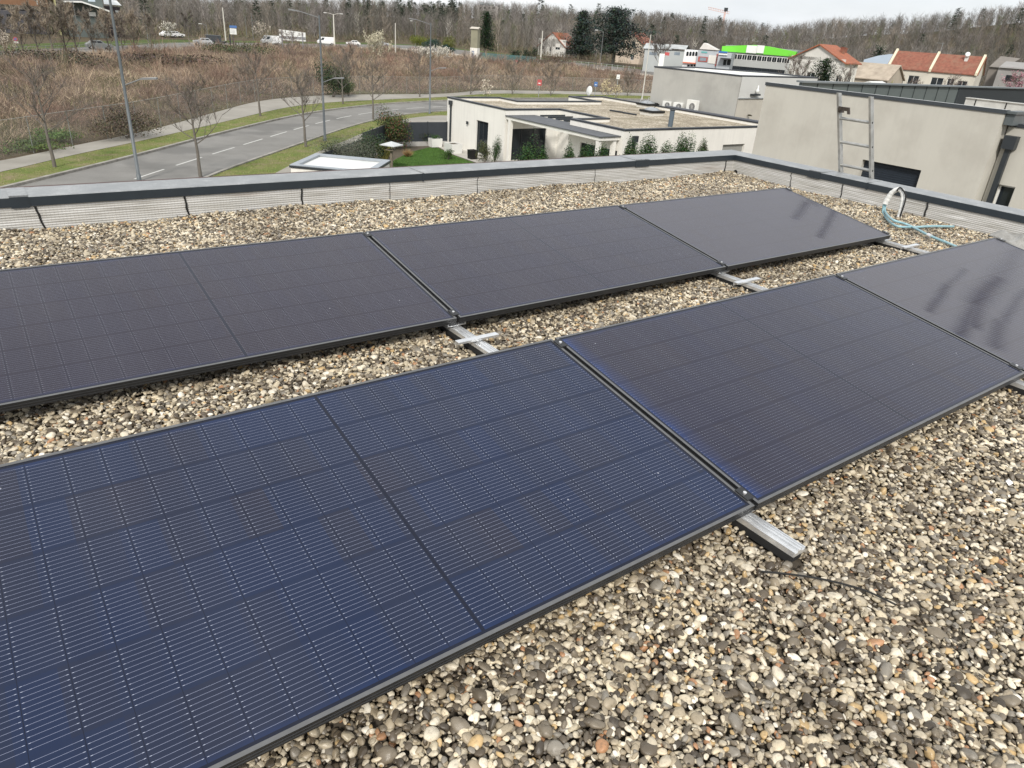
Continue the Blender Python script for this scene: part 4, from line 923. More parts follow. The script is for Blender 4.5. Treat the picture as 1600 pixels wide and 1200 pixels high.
acunit(1042, 171.5, .8, .58, 1, 'white air-conditioning unit furthest left of the three, beside the skylights', .15)
p = pt_(1047, 198); m = MB(); m.tube([(p[0], p[1], zr), (p[0], p[1], zr+1.05)], .16, 14); r_ = empty('vent_pipe', (p[0], p[1], zr), 0, 'dark grey round vent pipe standing at the front of the gravel roof', 'vent')
o = m.build('pipe', M('vent_grey', (.09, .12, .15), .5, .1, 4), r_); o.location = (-p[0], -p[1], -zr)
m = MB(); m.lathe([(.001, 1.10), (.19, 1.08), (.19, 1.03), (.001, 1.03)]); m.build('cap', anth, r_)
for k, (a, b) in enumerate((((953, 173.5), (972, 176.5)), ((973, 177), (994, 180.5)))):
    a, b = pt_(*a), pt_(*b); m = MB(); m.bar((a[0], a[1], zr+.06), (b[0], b[1], zr+.06), .12, .10)
    tag(m.build('cable_tray', anth), ('dark strip lying on the gravel roof, left part of the pair', 'dark strip lying on the gravel roof, right part ending at the skylight')[k], 'cable tray', 'dark strips on the gravel roof')
p = onx_(913.5, 141.5, 44.2); r_ = empty('satellite_dish', (43.6, 50.0, -4.4), 0, 'pale satellite dish standing behind the far corner of the gravel roof', 'satellite dish')
d0 = atd(913.5, 141.5, float(np.hypot(43.6-CAM[0], 50-CAM[1]))); dz = d0[2]+4.4
m = MB(); n_ = 20
prof = [(.001, .085), (.2, .07), (.34, .03), (.42, -.01), (.40, -.03), (.001, .05)]
m.lathe(prof, n=20); dd = m.build('dish', M('dish_white', (.70, .71, .69), .5, .06, 4), r_); dd.rotation_euler = (math.radians(82), 0, math.radians(-95)); dd.location = (0, 0, dz)
m = MB(); m.tube([(0, 0, -2.7), (0, 0, dz-.1)], .025, 8); m.bar((0, 0, dz-.2), (-.42, -.25, dz-.05), .02, .02); m.build('mast', galv, r_)

# ---- garage with the pale roof
GA = empty('garage', (0, 0, 0), 0, 'small white garage with a pale flat roof and dark edge, just beyond the parapet', 'garage')
poly = [(9.13, 29.82), (11.69, 27.42), (13.8, 29.8), (11.24, 32.2)]
flat_block(GA, poly, G, -4.5, white_r, {}, par=.10, roofm=M('pale_membrane', (.66, .67, .66), .6, .06, 1.2, dirt=((.42, .44, .44), .5, .5)), cop=.06, copm=M('pale_rim', (.30, .33, .36), .5, .1, 3))
m = MB(); o = inset(poly, -.05)
for i in range(4): j = (i+1) % 4; m.add([(*o[i], -4.62), (*o[j], -4.62), (*o[j], -4.53), (*o[i], -4.53)], [(0, 1, 2, 3)])
m.build('fascia', anth, GA)
# ---- garden fence (dark screen)
FE = empty('garden_fence', (0, 0, 0), 0, 'dark anthracite privacy fence around the garden of the white house', 'fence')
scr = M('screen_anthracite', (.030, .036, .045), .6, .12, 2)
fp_ = [(8.2, 30.6), (9.2, 32.0), (13.4, 38.2), (16.9, 41.7), (19, 43.8), (21.0, 45.8), (23.0, 47.9), (24.5, 48.25), (26.3, 48.15), (27.9, 48.05)]
for k_, (a, b) in enumerate(zip(fp_, fp_[1:])):
    if k_ == 1: continue                                 # the garage closes this stretch
    hs = 1.0 if 2 <= k_ <= 3 else 1.36
    m = MB(); m.bar((*a, G+.35+hs/2), (*b, G+.35+hs/2), .03, hs); m.build('screen_panel', scr, FE)
    m = MB(); m.bar((*a, G+.15), (*b, G+.15), .18, .36); m.build('footing_wall', conc, FE)
for k_, a in enumerate(fp_):
    hs = 1.36 if 2 <= k_ <= 4 else 1.75
    m = MB(); m.box(a[0]-.035, a[1]-.035, G, a[0]+.035, a[1]+.035, G+hs); m.build('post', anth, FE)
# ---- grey building behind
greyr = M('grey_render', (.40, .395, .37), .9, .05, .6, bump=.15, bscale=60, streak=.1, dirt=((.27, .265, .25), .5, .45))
GB = empty('grey_building', (0, 0, 0), 0, 'tall grey rendered building with a blank stained wall behind the gravel roof', 'building')
flat_block(GB, [(44.9, 43.8), (45.9, 35.8), (57.2, 36.8), (57.0, 41.5), (51.5, 45.5)], G, -.72, greyr, {}, par=.2, roofm=M('white_roof', (.72, .73, .72), .6, .05, 1), inm=M('white_up', (.7, .7, .68), .7, .05, 2))
paler = M('sunlit_and_pale_render', (.56, .56, .54), .88, .04, .8)  # south wall's sunlit lightness is put into this colour; wing parapet shares it
sw0, sw1 = (45.93, 35.785), (57.2, 36.79); nS = Vector((sw1[1]-sw0[1], -(sw1[0]-sw0[0]), 0)).normalized()*.012
m = MB(); m.add([(sw0[0]+nS.x, sw0[1]+nS.y, -2.35), (sw1[0]+nS.x, sw1[1]+nS.y, -2.35), (sw1[0]+nS.x, sw1[1]+nS.y, -.80), (sw0[0]+nS.x, sw0[1]+nS.y, -.80)], [(0, 1, 2, 3)]); m.build('upper_south_wall', paler, GB)
m = MB(); m.add([(sw0[0]+nS.x, sw0[1]+nS.y, G), (sw1[0]+nS.x, sw1[1]+nS.y, G), (sw1[0]+nS.x, sw1[1]+nS.y, -2.35), (sw0[0]+nS.x, sw0[1]+nS.y, -2.35)], [(0, 1, 2, 3)]); m.build('lower_south_wall', our_wall, GB)
m = MB(); m.bar((sw0[0]+nS.x, sw0[1]-.04, -2.33), (sw1[0]+nS.x, sw1[1]-.04, -2.33), .08, .08); m.build('band', galv, GB)
m = MB(); m.box(47.45, 35.72, -2.12, 48.5, 35.92, -2.0); m.build('ledge', anth, GB); m = MB(); m.lathe([(.001, 0), (.12, 0), (.14, .2), (.05, .35), (.05, .55), (.001, .56)], n=8); o = m.build('wall_light', lens_ := M('lamp_lens', (.75, .76, .74), .3, .05, 4), GB); o.location = (48.1, 35.78, -1.95)
# dark flashing strip between the gravel roof and the grey wall
m = MB(); m.box(44.55, 31.5, -3.62, 44.86, 41.6, -3.50); tag(m.build('flashing', M('slate_flashing', (.11, .12, .145), .5, .1, 3), WH))
for px, py in ((1151, 178), (1172, 181)):
    p = at(px, py, -3.58); leafy('weed_tuft', px, (p[0]-.1, p[1], -3.60), ('small dark weed tuft growing at the foot of the grey wall, left one', 'small dark weed tuft at the foot of the grey wall, right one')[px > 1160], .5, .16, 160, .07, (.07, .065, .04), 'weed', 'weed tufts on the roof edge', lumps=3, stem=False)
# white roof structures showing above the grey wall
m = MB(); m.box(0, 0, 0, 1, 1, 1)
# ---- beige house at the right
BW = empty('beige_house', (0, 0, 0), 0, 'large beige rendered house with a dark shutter, behind the ladder', 'house')
x0 = 25.9; yl, yr = 19.05, 9.72
poly = [(x0, yl), (x0+.1, yr), (x0+.35, yr), (x0+.25, yl)]
beige = M('beige_render_wall', (.53, .51, .455), .92, .04, .5, bump=.25, bscale=70, streak=.10, dirt=((.40, .375, .33), .5, .55))
hz = -3.75-G
hb = [(yl-14.04, yl-11.77, hz, -2.30-G)]
Ps = flat_block(BW, poly, G, .0, beige, {0: hb}, par=.001, roofm=beige, cop=.09, depth=.22, copm=M('coping_soft_anthracite', (.045, .052, .06), .4, .1, 4), inm=M('weathered_upstand', (.50, .50, .48), .6, .25, 2))  # front coping slightly lighter anthracite than the other flat roofs
shm = M('shutter_slate', (.022, .030, .042), .45, .1, 6)
m = MB(); a, b, c, e = hb[0]; P_ = Ps[0]
for i in range(18):
    v = c+(e-c)*i/18; m.add([P_(a+.01, v, .20), P_(b-.01, v, .20), P_(b-.01, v+(e-c)/18-.012, .185), P_(a+.01, v+(e-c)/18-.012, .185), P_(b-.01, v+(e-c)/18, .20), P_(a+.01, v+(e-c)/18, .20)], [(0, 1, 2, 3), (3, 2, 4, 5)])
m.build('shutter', shm, BW)
m = MB(); m.prism([(x0+.36, yr+.02), (31.46, yr+.02), (31.46, 18.34), (x0+.26, 18.34)][::1], G, -.43); m.build('rear_body', beige, BW)
m = MB(); m.add([(x0+.36, yr+.1, -.42), (31.46, yr+.1, -.42), (31.46, 18.3, -.42), (x0+.3, 18.3, -.42)], [(0, 1, 2, 3)]); m.build('roof', gravm, BW)
# light metal strip on top of the front coping
m = MB(); m.add([(x0+.02, yl, .004), (x0+.12, yr, .004), (x0+.30, yr, .004), (x0+.2, yl, .004)], [(0, 1, 2, 3)]); m.build('coping_top', M('pale_zinc', (.60, .62, .62), .4, .08, 3), BW)
# lower wing with its own gravel roof, downpipe and small window
x1 = 26.6
poly = [(x1, yr-.02), (x1+.25, -4), (38, -4), (38, yr-.02)]
hw = [(yr-9.40, yr-8.86, G*-1-3.45, G*-1-2.36)]
Ps = flat_block(BW, poly, G, -.40, beige, {0: hw}, par=.16, roofm=shingle, cop=.08, depth=.2, inm=paler)
window(BW, Ps[0], hw[0], .2, frame=M('white_frame', (.72, .72, .70), .5, .04, 5), bars=0)
m = MB(); m.box(26.42, 9.34, G+.1, 26.56, 9.50, -1.2); m.box(26.32, 9.22, -1.20, 26.585, 9.62, -.78); m.build('downpipe', anth, BW)
m = MB(); m.box(26.02, yr-.35, -.10, 27.1, yr-.02, -.02); m.box(26.1, yr-.30, -.45, 27.0, yr-.02, -.10); m.build('corner_flashing', M('slate_side', (.10, .115, .12), .5, .1, 3), BW)
# roof upstand with joints further back
m = MB(); m.box(31.5, 4.0, -.4, 31.7, 13.45, .0); m.box(31.45, 4.0, .001, 31.75, 13.45, .03); m.build('rear_upstand', M('weathered_upstand', (.50, .50, .48), .6, .25, 2), BW)
for y in (13.05, 11.9, 10.4): m = MB(); m.box(31.49, y-.02, -.36, 31.499, y+.02, -.01); m.build('upstand_joint', blk, BW)
SC = empty('metal_clad_parapet', (0, 0, 0), 0, 'long grey-green metal clad parapet with upright seams behind the beige house', 'parapet')
gg = M('grey_green_zinc', (.125, .148, .145), .5, .06, 1.5, metal=.2); x = 27.4; i = 0
while x < 41.4:
    m = MB(); m.box(x, 18.38, -1.15, x+1.16, 18.5, .065); m.build('cladding_panel', gg, SC)
    m = MB(); m.box(x+1.165, 18.35, -1.15, x+1.195, 18.42, .07); m.build('seam', M('seam_dark', (.05, .06, .06), .5, .1, 3), SC); x += 1.2
m = MB(); m.box(41.62, 18.36, -1.9, 75, 18.52, .065); m.build('dark_section', M('dark_slate_cladding', (.022, .028, .032), .6, .1, 1), SC)
m = MB(); m.box(27.3, 18.25, .07, 75, 18.6, .14); m.build('coping', M('zinc_cap', (.16, .18, .19), .45, .1, 2), SC)

# ------------------------------------------------------------------ street lamps
lampg = M('lamp_grey', (.16, .165, .17), .5, .1, 4); lens = M('lamp_lens', (.75, .76, .74), .3, .05, 4)
def double_lamp(loc, H_, rz, label, both=True):
    r = empty('street_lamp', loc, rz, label, 'street lamp', 'street lamps along the curving road')
    m = MB(); m.tube([(0, 0, 0), (0, 0, .35), (0, 0, .36), (0, 0, H_*.55), (0, 0, H_)], [.11, .11, .085, .07, .05], 12); m.build('pole', polegrey, r)
    m = MB(); m.box(-.14, -.14, 0, .14, .14, .03); m.build('base_plate', polegrey, r)
    def arm(z, s, Ln):
        m = MB(); m.tube([(0, 0, z), (s*.12, 0, z+.02), (s*Ln*.6, 0, z+.30)], .028, 8); m.build('arm', lampg, r)
        m = MB(); a = Matrix.Translation((s*Ln*.6, 0, z+.30)) @ Matrix.Rotation(-s*math.radians(4), 4, 'Y')
        vs = [(-.02*s, -.05, -.02), (.75*s, -.12, -.02), (.80*s, 0, -.02), (.75*s, .12, -.02), (-.02*s, .05, -.02)]
        t_ = [(v[0], v[1]*.9, .06 if 0 < i < 4 else .04) for i, v in enumerate(vs)]
        m.add([a @ Vector(v) for v in vs+t_], [(4, 3, 2, 1, 0), (5, 6, 7, 8, 9)]+[(i, (i+1) % 5, 5+(i+1) % 5, 5+i) for i in range(5)]); h = m.build('lamp_head', lampg, r)
        m = MB(); m.add([a @ Vector(v) for v in ((.12*s, -.06, -.024), (.7*s, -.09, -.024), (.7*s, .09, -.024), (.12*s, .06, -.024))], [(0, 1, 2, 3)]); m.build('lens', lens, h)
        m = MB(); m.add([a @ Vector(v) for v in ((.05*s, -.05, .064), (.74*s, -.09, .064), (.74*s, .09, .064), (.05*s, .05, .064))], [(0, 1, 2, 3)]); m.build('cover', M('lamp_cover', (.62, .64, .64), .35, .05, 4), h)
    arm(H_-.15, -1, 2.2)
    if both: arm(H_*.485, 1, 1.35)
    return r
right_az = YAW-math.pi/2
double_lamp((5.0, 40.9, G), 9.6, right_az+.25, 'tallest grey street lamp, furthest left, with a small lower lamp head pointing right')
double_lamp((19.7, 51.8, G), 8.3, right_az, 'grey street lamp in the middle of the near verge by the curve of the road')
double_lamp((36.9, 66.3, G), 8.3, right_az, 'grey street lamp just left of the white house, beside the road')
def simple_lamp(px, py, topy, label, mt=lampg, side=-1, arm=1.6, rad=.07, dbl=False, D=None, name='street_lamp', cat='street lamp'):
    p = at(px, py); h = _top(p, topy)-G; r = empty(name, (p[0], p[1], G), right_az, label, cat, None)
    m = MB(); m.tube([(0, 0, 0), (0, 0, h)], [rad*1.3, rad*.8], 8); m.build('pole', mt, r)
    if arm:
        for s in ((side, -side) if dbl else (side,)):
            m = MB(); m.tube([(0, 0, h-.2), (s*arm*.5, 0, h+.15), (s*arm, 0, h+.2)], .045, 6); m.build('arm', mt, r)
            m = MB(); m.box(min(s*arm, s*(arm+.8)), -.15, h+.13, max(s*arm, s*(arm+.8)), .15, h+.25); m.build('lamp_head', lens, r)
    return r
def _top(p, py):
    lo, hi = -60., 80.
    for _ in range(50):
        mm = (lo+hi)/2; d = np.array([p[0], p[1], mm])-CAM
        if 600-FPX*(d@UP)/(d@FW) > py: lo = mm
        else: hi = mm
    return lo
concp = M('concrete_pole', (.55, .53, .48), .8, .08, 3)
simple_lamp(353, 64, 12, 'pale concrete pole beside the blue and white town sign', concp, arm=0, rad=.16, name='utility_pole', cat='pole')
simple_lamp(523, 75, 22, 'pale concrete lamp post with a double arm by the white billboard', concp, dbl=True, arm=1.8, rad=.17)
simple_lamp(618, 86, 36, 'thin concrete pole at the field edge right of the blossoming bush', concp, arm=0, rad=.13, name='utility_pole', cat='pole')
simple_lamp(649, 74, 34, 'slender far street lamp beside the green bushes, its head pointing left', lampg, arm=1.0)
simple_lamp(125, 64, 2, 'far street lamp among the bare trees at the upper left', lampg)
simple_lamp(232, 66, 14, 'far pole in front of the bare trees at the upper left', lampg, arm=0, name='utility_pole', cat='pole')
simple_lamp(325, 62, 39, 'short far lamp beside the parked lorry', lampg, arm=1.2)
simple_lamp(386, 60, 24, 'far pole standing left of the white billboard, taller one', lampg, arm=0, name='utility_pole', cat='pole')
simple_lamp(396, 62, 20, 'far pole standing left of the white billboard, nearer one', lampg, arm=0, name='utility_pole', cat='pole')
simple_lamp(937, 104, 49, 'street lamp in front of the dark cedar, its head pointing left', lampg, arm=1.6)
simple_lamp(844, 101, 48, 'pale pole in front of the white gabled house', concp, arm=0, rad=.15, name='utility_pole', cat='pole')
simple_lamp(1003, 156, 54, 'tall pale thin pole behind the corner of the grey building', concp, arm=0, rad=.07, name='utility_pole', cat='pole')
# ------------------------------------------------------------------ wire fence along the field
WF = empty('wire_fence', (0, 0, 0), 0, 'long grey wire fence with thin posts along the footpath and the field', 'fence')
fl = resamp([tuple(p) for p in offs(path_out, .3)], 400); s_ = np.concatenate([[0], np.cumsum(np.hypot(*np.diff(fl, axis=0).T))])
pos = np.arange(8, s_[-1]-2, 3.4); px_ = np.interp(pos, s_, fl[:, 0]); py_ = np.interp(pos, s_, fl[:, 1]); k = 0
fpm = M('fence_post_grey', (.20, .21, .20), .6, .1, 5); wirem = M('fence_wire', (.33, .32, .29), .6, .1, 5)
pts = [(a, b) for a, b in zip(px_, py_) if -14 < a < 100]
for a, b in pts[:60]: m = MB(); m.tube([(a, b, G), (a, b, G+2.05)], .022, 6); m.build('post', fpm, WF)
m = MB(); m.tube([(a, b, G+2.02) for a, b in pts[:60]], .020, 4); m.build('top_wire', wirem, WF)
def mesh_alpha():
    t = NT('wire_netting'); P = t.pos(); s = t.n('SeparateXYZ', {0: P}); u = t.math('ADD', t.math('MULTIPLY', s.outputs[0], .75), t.math('MULTIPLY', s.outputs[1], .66)); z = s.outputs[2]
    a = t.math('FRACT', t.math('DIVIDE', t.math('ADD', u, z), .09)); b = t.math('FRACT', t.math('DIVIDE', t.math('SUBTRACT', u, z), .09))
    w = t.math('MAXIMUM', t.math('LESS_THAN', a, .07), t.math('LESS_THAN', b, .07))
    t.l(w, t.p.inputs['Alpha']); return t.set(base=(.34, .34, .32), rough=.6)
m = MB(); q = pts[:60]
for (a, b), (c, d) in zip(q, q[1:]): m.add([(a, b, G+.05), (c, d, G+.05), (c, d, G+2.0), (a, b, G+2.0)], [(0, 1, 2, 3)])
m.build('netting', mesh_alpha(), WF)
# ------------------------------------------------------------------ trees and shrubs close by
bark2 = M('young_bark', (.14, .125, .108), .9, .2, 8)
tl = [((86, 262), 5.3, 3, 'bare young tree furthest left on the verge, with an ochre lichened fork'), ((314, 277), 5.0, 8, 'bare young tree in front of the lane dashes, right of the nearest lamp'), ((407, 182), 5.2, 13, 'slim bare young tree at the footpath edge, between the two nearer lamps'),
      ((478, 230), 5.0, 21, 'bare young tree left of the middle street lamp on the near verge'), ((583, 188), 5.0, 34, 'bare young tree on the near verge in the middle of the curve'), ((656, 152), 5.2, 55, 'bare young tree on the far verge just left of the third lamp'),
      ((536, 163), 4.6, 60, 'thin bare young tree on the far verge in front of the dark green bush'), ((277, 213), 5.2, 70, 'pale bare tree on the far verge behind the lane')]
for (px, py), h, sd, lb in tl[:7]:
    p = at(px, py); bare_tree('bare_tree', sd, (p[0], p[1], G), lb, group='young street trees', h=h, clear=.40, spread=.38, twigs=900, thick=.10, tw_w=.021, col_=(.135, .118, .102), barkm=bark2)
LV = [(757, 232, 1.9, (.060, .085, .030)), (775, 250, 1.7, (.05, .085, .028))]
def shr(px, py, w, h, n, colr, label, seed, size=.085, z=G, **kw):
    p = at(px, py, G+1.1 if seed in (37, 39, 40) else G); return leafy('shrub', seed, (p[0], p[1], z), label, w, h, n, size, colr, **kw)
# hedge shrubs in a row between the houses, standing behind our parapet
row = [(820, 253, .9, 1.5), (849, 252, .7, 1.1), (891, 250, .8, 1.25), (918, 250, .9, 1.15), (943, 248, .75, 1.0), (984, 244, .85, 1.35), (1014, 243, 1.0, 1.55), (1044, 240, .9, 1.35), (1068, 238, .9, 1.45), (1096, 238, .6, 1.0)]
nm = ['first', 'second', 'third', 'fourth', 'fifth', 'sixth', 'seventh', 'eighth', 'ninth', 'last and thinnest']
for i, (px, py, w, h) in enumerate(row):
    p = onz_ = at(px, py+0, G); yy = 26.0
    d_ = ray(px, py); tt = (27.6-CAM[1])/d_[1]; q = CAM+d_*tt           # the hedge stands along y = 27.6
    hh = q[2]-G
    leafy('shrub', 100+i, (q[0], 27.6, G), nm[i]+' green shrub of the row before the white house, counted from the left', w*1.35, hh+h*.68, 14000, .105, (.028, .062, .020) if i < 9 else (.08, .095, .05), group='row of young shrubs in front of the white house', lumps=18, col2=(.055, .095, .032), f2=.3, up=.9, asp=.42)
shr(758, 255, 1.0, 1.6, 1500, (.075, .085, .040), 'olive-green bush at the end of the lawn by the glass door', 31, group='garden bushes')
q = at(772, 258); leafy('shrub', 33, (q[0], q[1], G), 'tall dark upright bush with an olive tree beside the terrace corner', .95, 2.0, 2600, .085, (.035, .065, .022), 'shrub', 'garden bushes', up=.9, asp=.3)
q = at(786, 252); olive = empty('olive_tree', (q[0]+.6, q[1]+.5, G), 0, 'small olive tree in front of the dark glass door of the white house', 'tree')
m = MB(); m.tube([(0, 0, 0), (.03, .02, .8), (-.02, .05, 1.7)], [.05, .04, .02], 7); m.tube([(.03, .02, .8), (.3, -.1, 1.5), (.45, -.2, 2.2)], [.03, .02, .01], 5); m.tube([(.03, .02, .9), (-.3, .1, 1.6)], [.025, .01], 5); m.build('trunk', BARK, olive)
r_ = np.random.default_rng(4); n = 900; c_ = np.array([(0, .05, 1.9), (.45, -.2, 2.2), (-.35, .1, 1.7), (.1, .1, 2.4)])[r_.integers(0, 4, n)]; P_ = c_+r_.normal(0, .19, (n, 3)); leaves('crown', P_, r_.normal(size=(n, 3)), r_.uniform(.06, .11, n), varc(r_, (.10, .12, .07), n), TINT, olive, .3)
shr(701, 250, .9, .9, 900, (.05, .085, .025), 'low round bush standing on the lawn', 35, .07)
shr(617, 234, 2.5, 3.2, 6500, (.055, .075, .028), 'large photinia bush with reddish young leaves beside the dark fence', 36, .11, col2=(.15, .065, .045), f2=.18, lumps=11)
shr(576, 232, 2.2, 2.6, 4200, (.030, .052, .022), 'dark green bush left of the reddish one', 37, .10, up=.7)
shr(650, 226, 2.0, 1.4, 2400, (.045, .060, .028), 'low dark bush right of the reddish one, against the fence', 38, .09)
shr(546, 236, 4.6, 2.3, 13000, (.115, .125, .095), 'broad grey-green rosemary mass behind the garage', 39, .10, up=.9, asp=.18, lumps=12)
shr(516, 238, 1.4, 2.1, 1800, (.05, .062, .03), 'small dark bush behind the left corner of the garage', 40, .09)
q = at(600, 250); gr = empty('pampas_grass', (q[0], q[1], G), 0, 'tuft of yellow ornamental grass beside the garden bird table', 'grass tuft'); n = 2200; r_ = np.random.default_rng(8)
a_ = r_.uniform(0, 6.28, n); blades('leaf_tuft', np.column_stack([np.cos(a_)*.25*r_.random(n), np.sin(a_)*.25*r_.random(n), np.zeros(n)]), np.column_stack([np.cos(a_)*.55*r_.random(n), np.sin(a_)*.55*r_.random(n), np.ones(n)]), r_.uniform(.6, 1.25, n), np.full(n, .022), np.where(r_.random((n, 1)) < .5, (.34, .29, .10), (.20, .22, .06))*(1+r_.normal(0, .2, (n, 1))), TINT, gr)
q = at(629, 246); gr = empty('pampas_grass', (q[0]+.4, q[1], G), 0, 'small reddish ornamental grass at the edge of the lawn, right of the bird table', 'grass tuft'); n = 700
blades('leaf_tuft', np.zeros((n, 3)), np.column_stack([r_.normal(0, .7, n), r_.normal(0, .7, n), np.ones(n)]), r_.uniform(.3, .7, n), np.full(n, .02), np.where(r_.random((n, 1)) < .5, (.30, .14, .07), (.30, .26, .12))*np.ones((n, 3)), TINT, gr)
# bird table
q = at(612, 266); bt = empty('bird_table', (q[0], q[1], G), .5, 'wooden bird table on a post with a pale square roof, beside the yellow grass', 'bird table')
zt = _top(q, 226)-G; wood_ = M('weathered_wood', (.20, .17, .13), .85, .2, 8)
m = MB(); m.box(-.06, -.06, 0, .06, .06, zt-.32); m.build('post', wood_, bt); m = MB(); m.box(-.28, -.28, zt-.32, .28, .28, zt-.28); m.build('tray', wood_, bt)
for sx in (-.22, .22):
    for sy in (-.22, .22): m = MB(); m.box(sx-.02, sy-.02, zt-.28, sx+.02, sy+.02, zt); m.build('upright', wood_, bt)
m = MB(); e_ = .52; m.add([(-e_, -e_, zt), (e_, -e_, zt), (e_, e_, zt), (-e_, e_, zt), (0, 0, zt+.20), (-e_, -e_, zt-.04), (e_, -e_, zt-.04), (e_, e_, zt-.04), (-e_, e_, zt-.04)], [(0, 1, 4), (1, 2, 4), (2, 3, 4), (3, 0, 4), (5, 6, 1, 0), (6, 7, 2, 1), (7, 8, 3, 2), (8, 5, 0, 3), (8, 7, 6, 5)]); m.build('roof', M('zinc_roof', (.50, .52, .53), .5, .1, 3), bt)
# planters and small things by the wall
plm = M('planter_white', (.70, .70, .67), .8, .05, 3)
def planter(px, py, w, d, h, label, mt=plm, plant=True, seed=1):
    q = at(px, py); r = empty('planter', (q[0], q[1], G+.04), 0, label, 'planter', 'planters by the white house')
    m = MB(); ri = .05
    vs = []
    for z, o in ((0, -.03), (h, 0), (h, -ri), (h-.08, -ri)): vs += [(-w/2-o, -d/2-o, z), (w/2+o, -d/2-o, z), (w/2+o, d/2+o, z), (-w/2-o, d/2+o, z)] if False else [(-(w/2+o), -(d/2+o), z), (w/2+o, -(d/2+o), z), (w/2+o, d/2+o, z), (-(w/2+o), d/2+o, z)]
    m.add(vs, [(4*i+k, 4*i+(k+1) % 4, 4*(i+1)+(k+1) % 4, 4*(i+1)+k) for i in range(3) for k in range(4)]); m.build('pot', mt, r)
    m = MB(); m.add([(-(w/2-.05), -(d/2-.05), h-.075), (w/2-.05, -(d/2-.05), h-.075), (w/2-.05, d/2-.05, h-.075), (-(w/2-.05), d/2-.05, h-.075)], [(0, 1, 2, 3)]); m.build('soil', deckm, r)
    if plant:
        r2 = np.random.default_rng(seed); n = 300; leaves('plant', np.column_stack([r2.normal(0, w*.2, n), r2.normal(0, d*.2, n), h+np.abs(r2.normal(0, .12, n))]), r2.normal(size=(n, 3)), r2.uniform(.05, .09, n), varc(r2, (.05, .10, .03), n), TINT, r)
planter(680, 230, .9, .6, .6, 'white square planter with a small green plant, against the garden fence', seed=3)
planter(708, 239, .9, 1.1, .65, 'pale trough planter at the foot of the white wall by the downpipe', plant=False)
planter(738, 249, .55, .55, .6, 'black square plant pot on the terrace edge', blk, plant=False)
q = at(805, 251); pz = empty('parasol', (q[0]+2.0, q[1]+2.6, G), 0, 'closed pale blue parasol standing on the covered terrace', 'parasol')
m = MB(); m.tube([(0, 0, 0), (0, 0, 2.5)], .025, 8); m.build('pole', galv, pz); m = MB(); m.lathe([(.05, .75), (.24, .8), (.26, 1.3), (.19, 2.0), (.09, 2.42), (.001, 2.5)], n=10); m.build('canopy', M('pale_blue_cloth', (.50, .58, .66), .8, .1, 5), pz)
m = MB(); m.lathe([(.001, .0), (.3, .0), (.3, .08), (.05, .1)], n=14); m.build('base', anth, pz)
# ------------------------------------------------------------------ far buildings and things, each standing at its own distance
class Fac:
    """upright plane through the point seen at px, D metres away, turned by rot; lets me read metres off it"""
    def __init__(s, px, D, rot=0, zb=None):
        p = atd(px, hor(px), D); s.x, s.y = p[0], p[1]; s.z = G if zb is None else zb
        a = math.atan2(p[1]-CAM[1], p[0]-CAM[0])-math.pi/2+math.radians(rot); s.a = a
        s.ex = np.array([math.cos(a), math.sin(a), 0]); s.ey = np.array([-math.sin(a), math.cos(a), 0])
    def uv(s, px, py):
        d = ray(px, py); O = np.array([s.x, s.y, s.z]); t = ((O-CAM)@s.ey)/(d@s.ey); q = CAM+d*t-O; return float(q@s.ex), float(q[2])
    def root(s, name, label, cat, group=None): return empty(name, (s.x, s.y, s.z), s.a, label, cat, group)
    def rect(s, m, x0, y0, x1, y1, d0, d1, floor=False):
        (u0, v1), (u1, v0) = s.uv(x0, y0), s.uv(x1, y1)
        if floor: v0 = 0
        m.box(u0, d0, min(v0, v1), u1, d1, max(v0, v1)); return m
tile = M('orange_tiles', (.33, .115, .062), .85, .3, 2.5, dirt=((.22, .10, .07), .5, 1.1)); tile2 = M('red_brown_tiles', (.235, .088, .058), .85, .3, 2.0, dirt=((.24, .15, .10), .5, .6))
wallw = M('old_white_wall', (.66, .64, .60), .9, .08, .5, streak=.15); wallc = M('cream_wall', (.66, .60, .45), .9, .08, .5, streak=.12); wallg = M('light_grey_cladding', (.40, .43, .46), .7, .06, .4)
wp = M('old_white_wall_pink', (.56, .47, .38), .9, .08, .6)
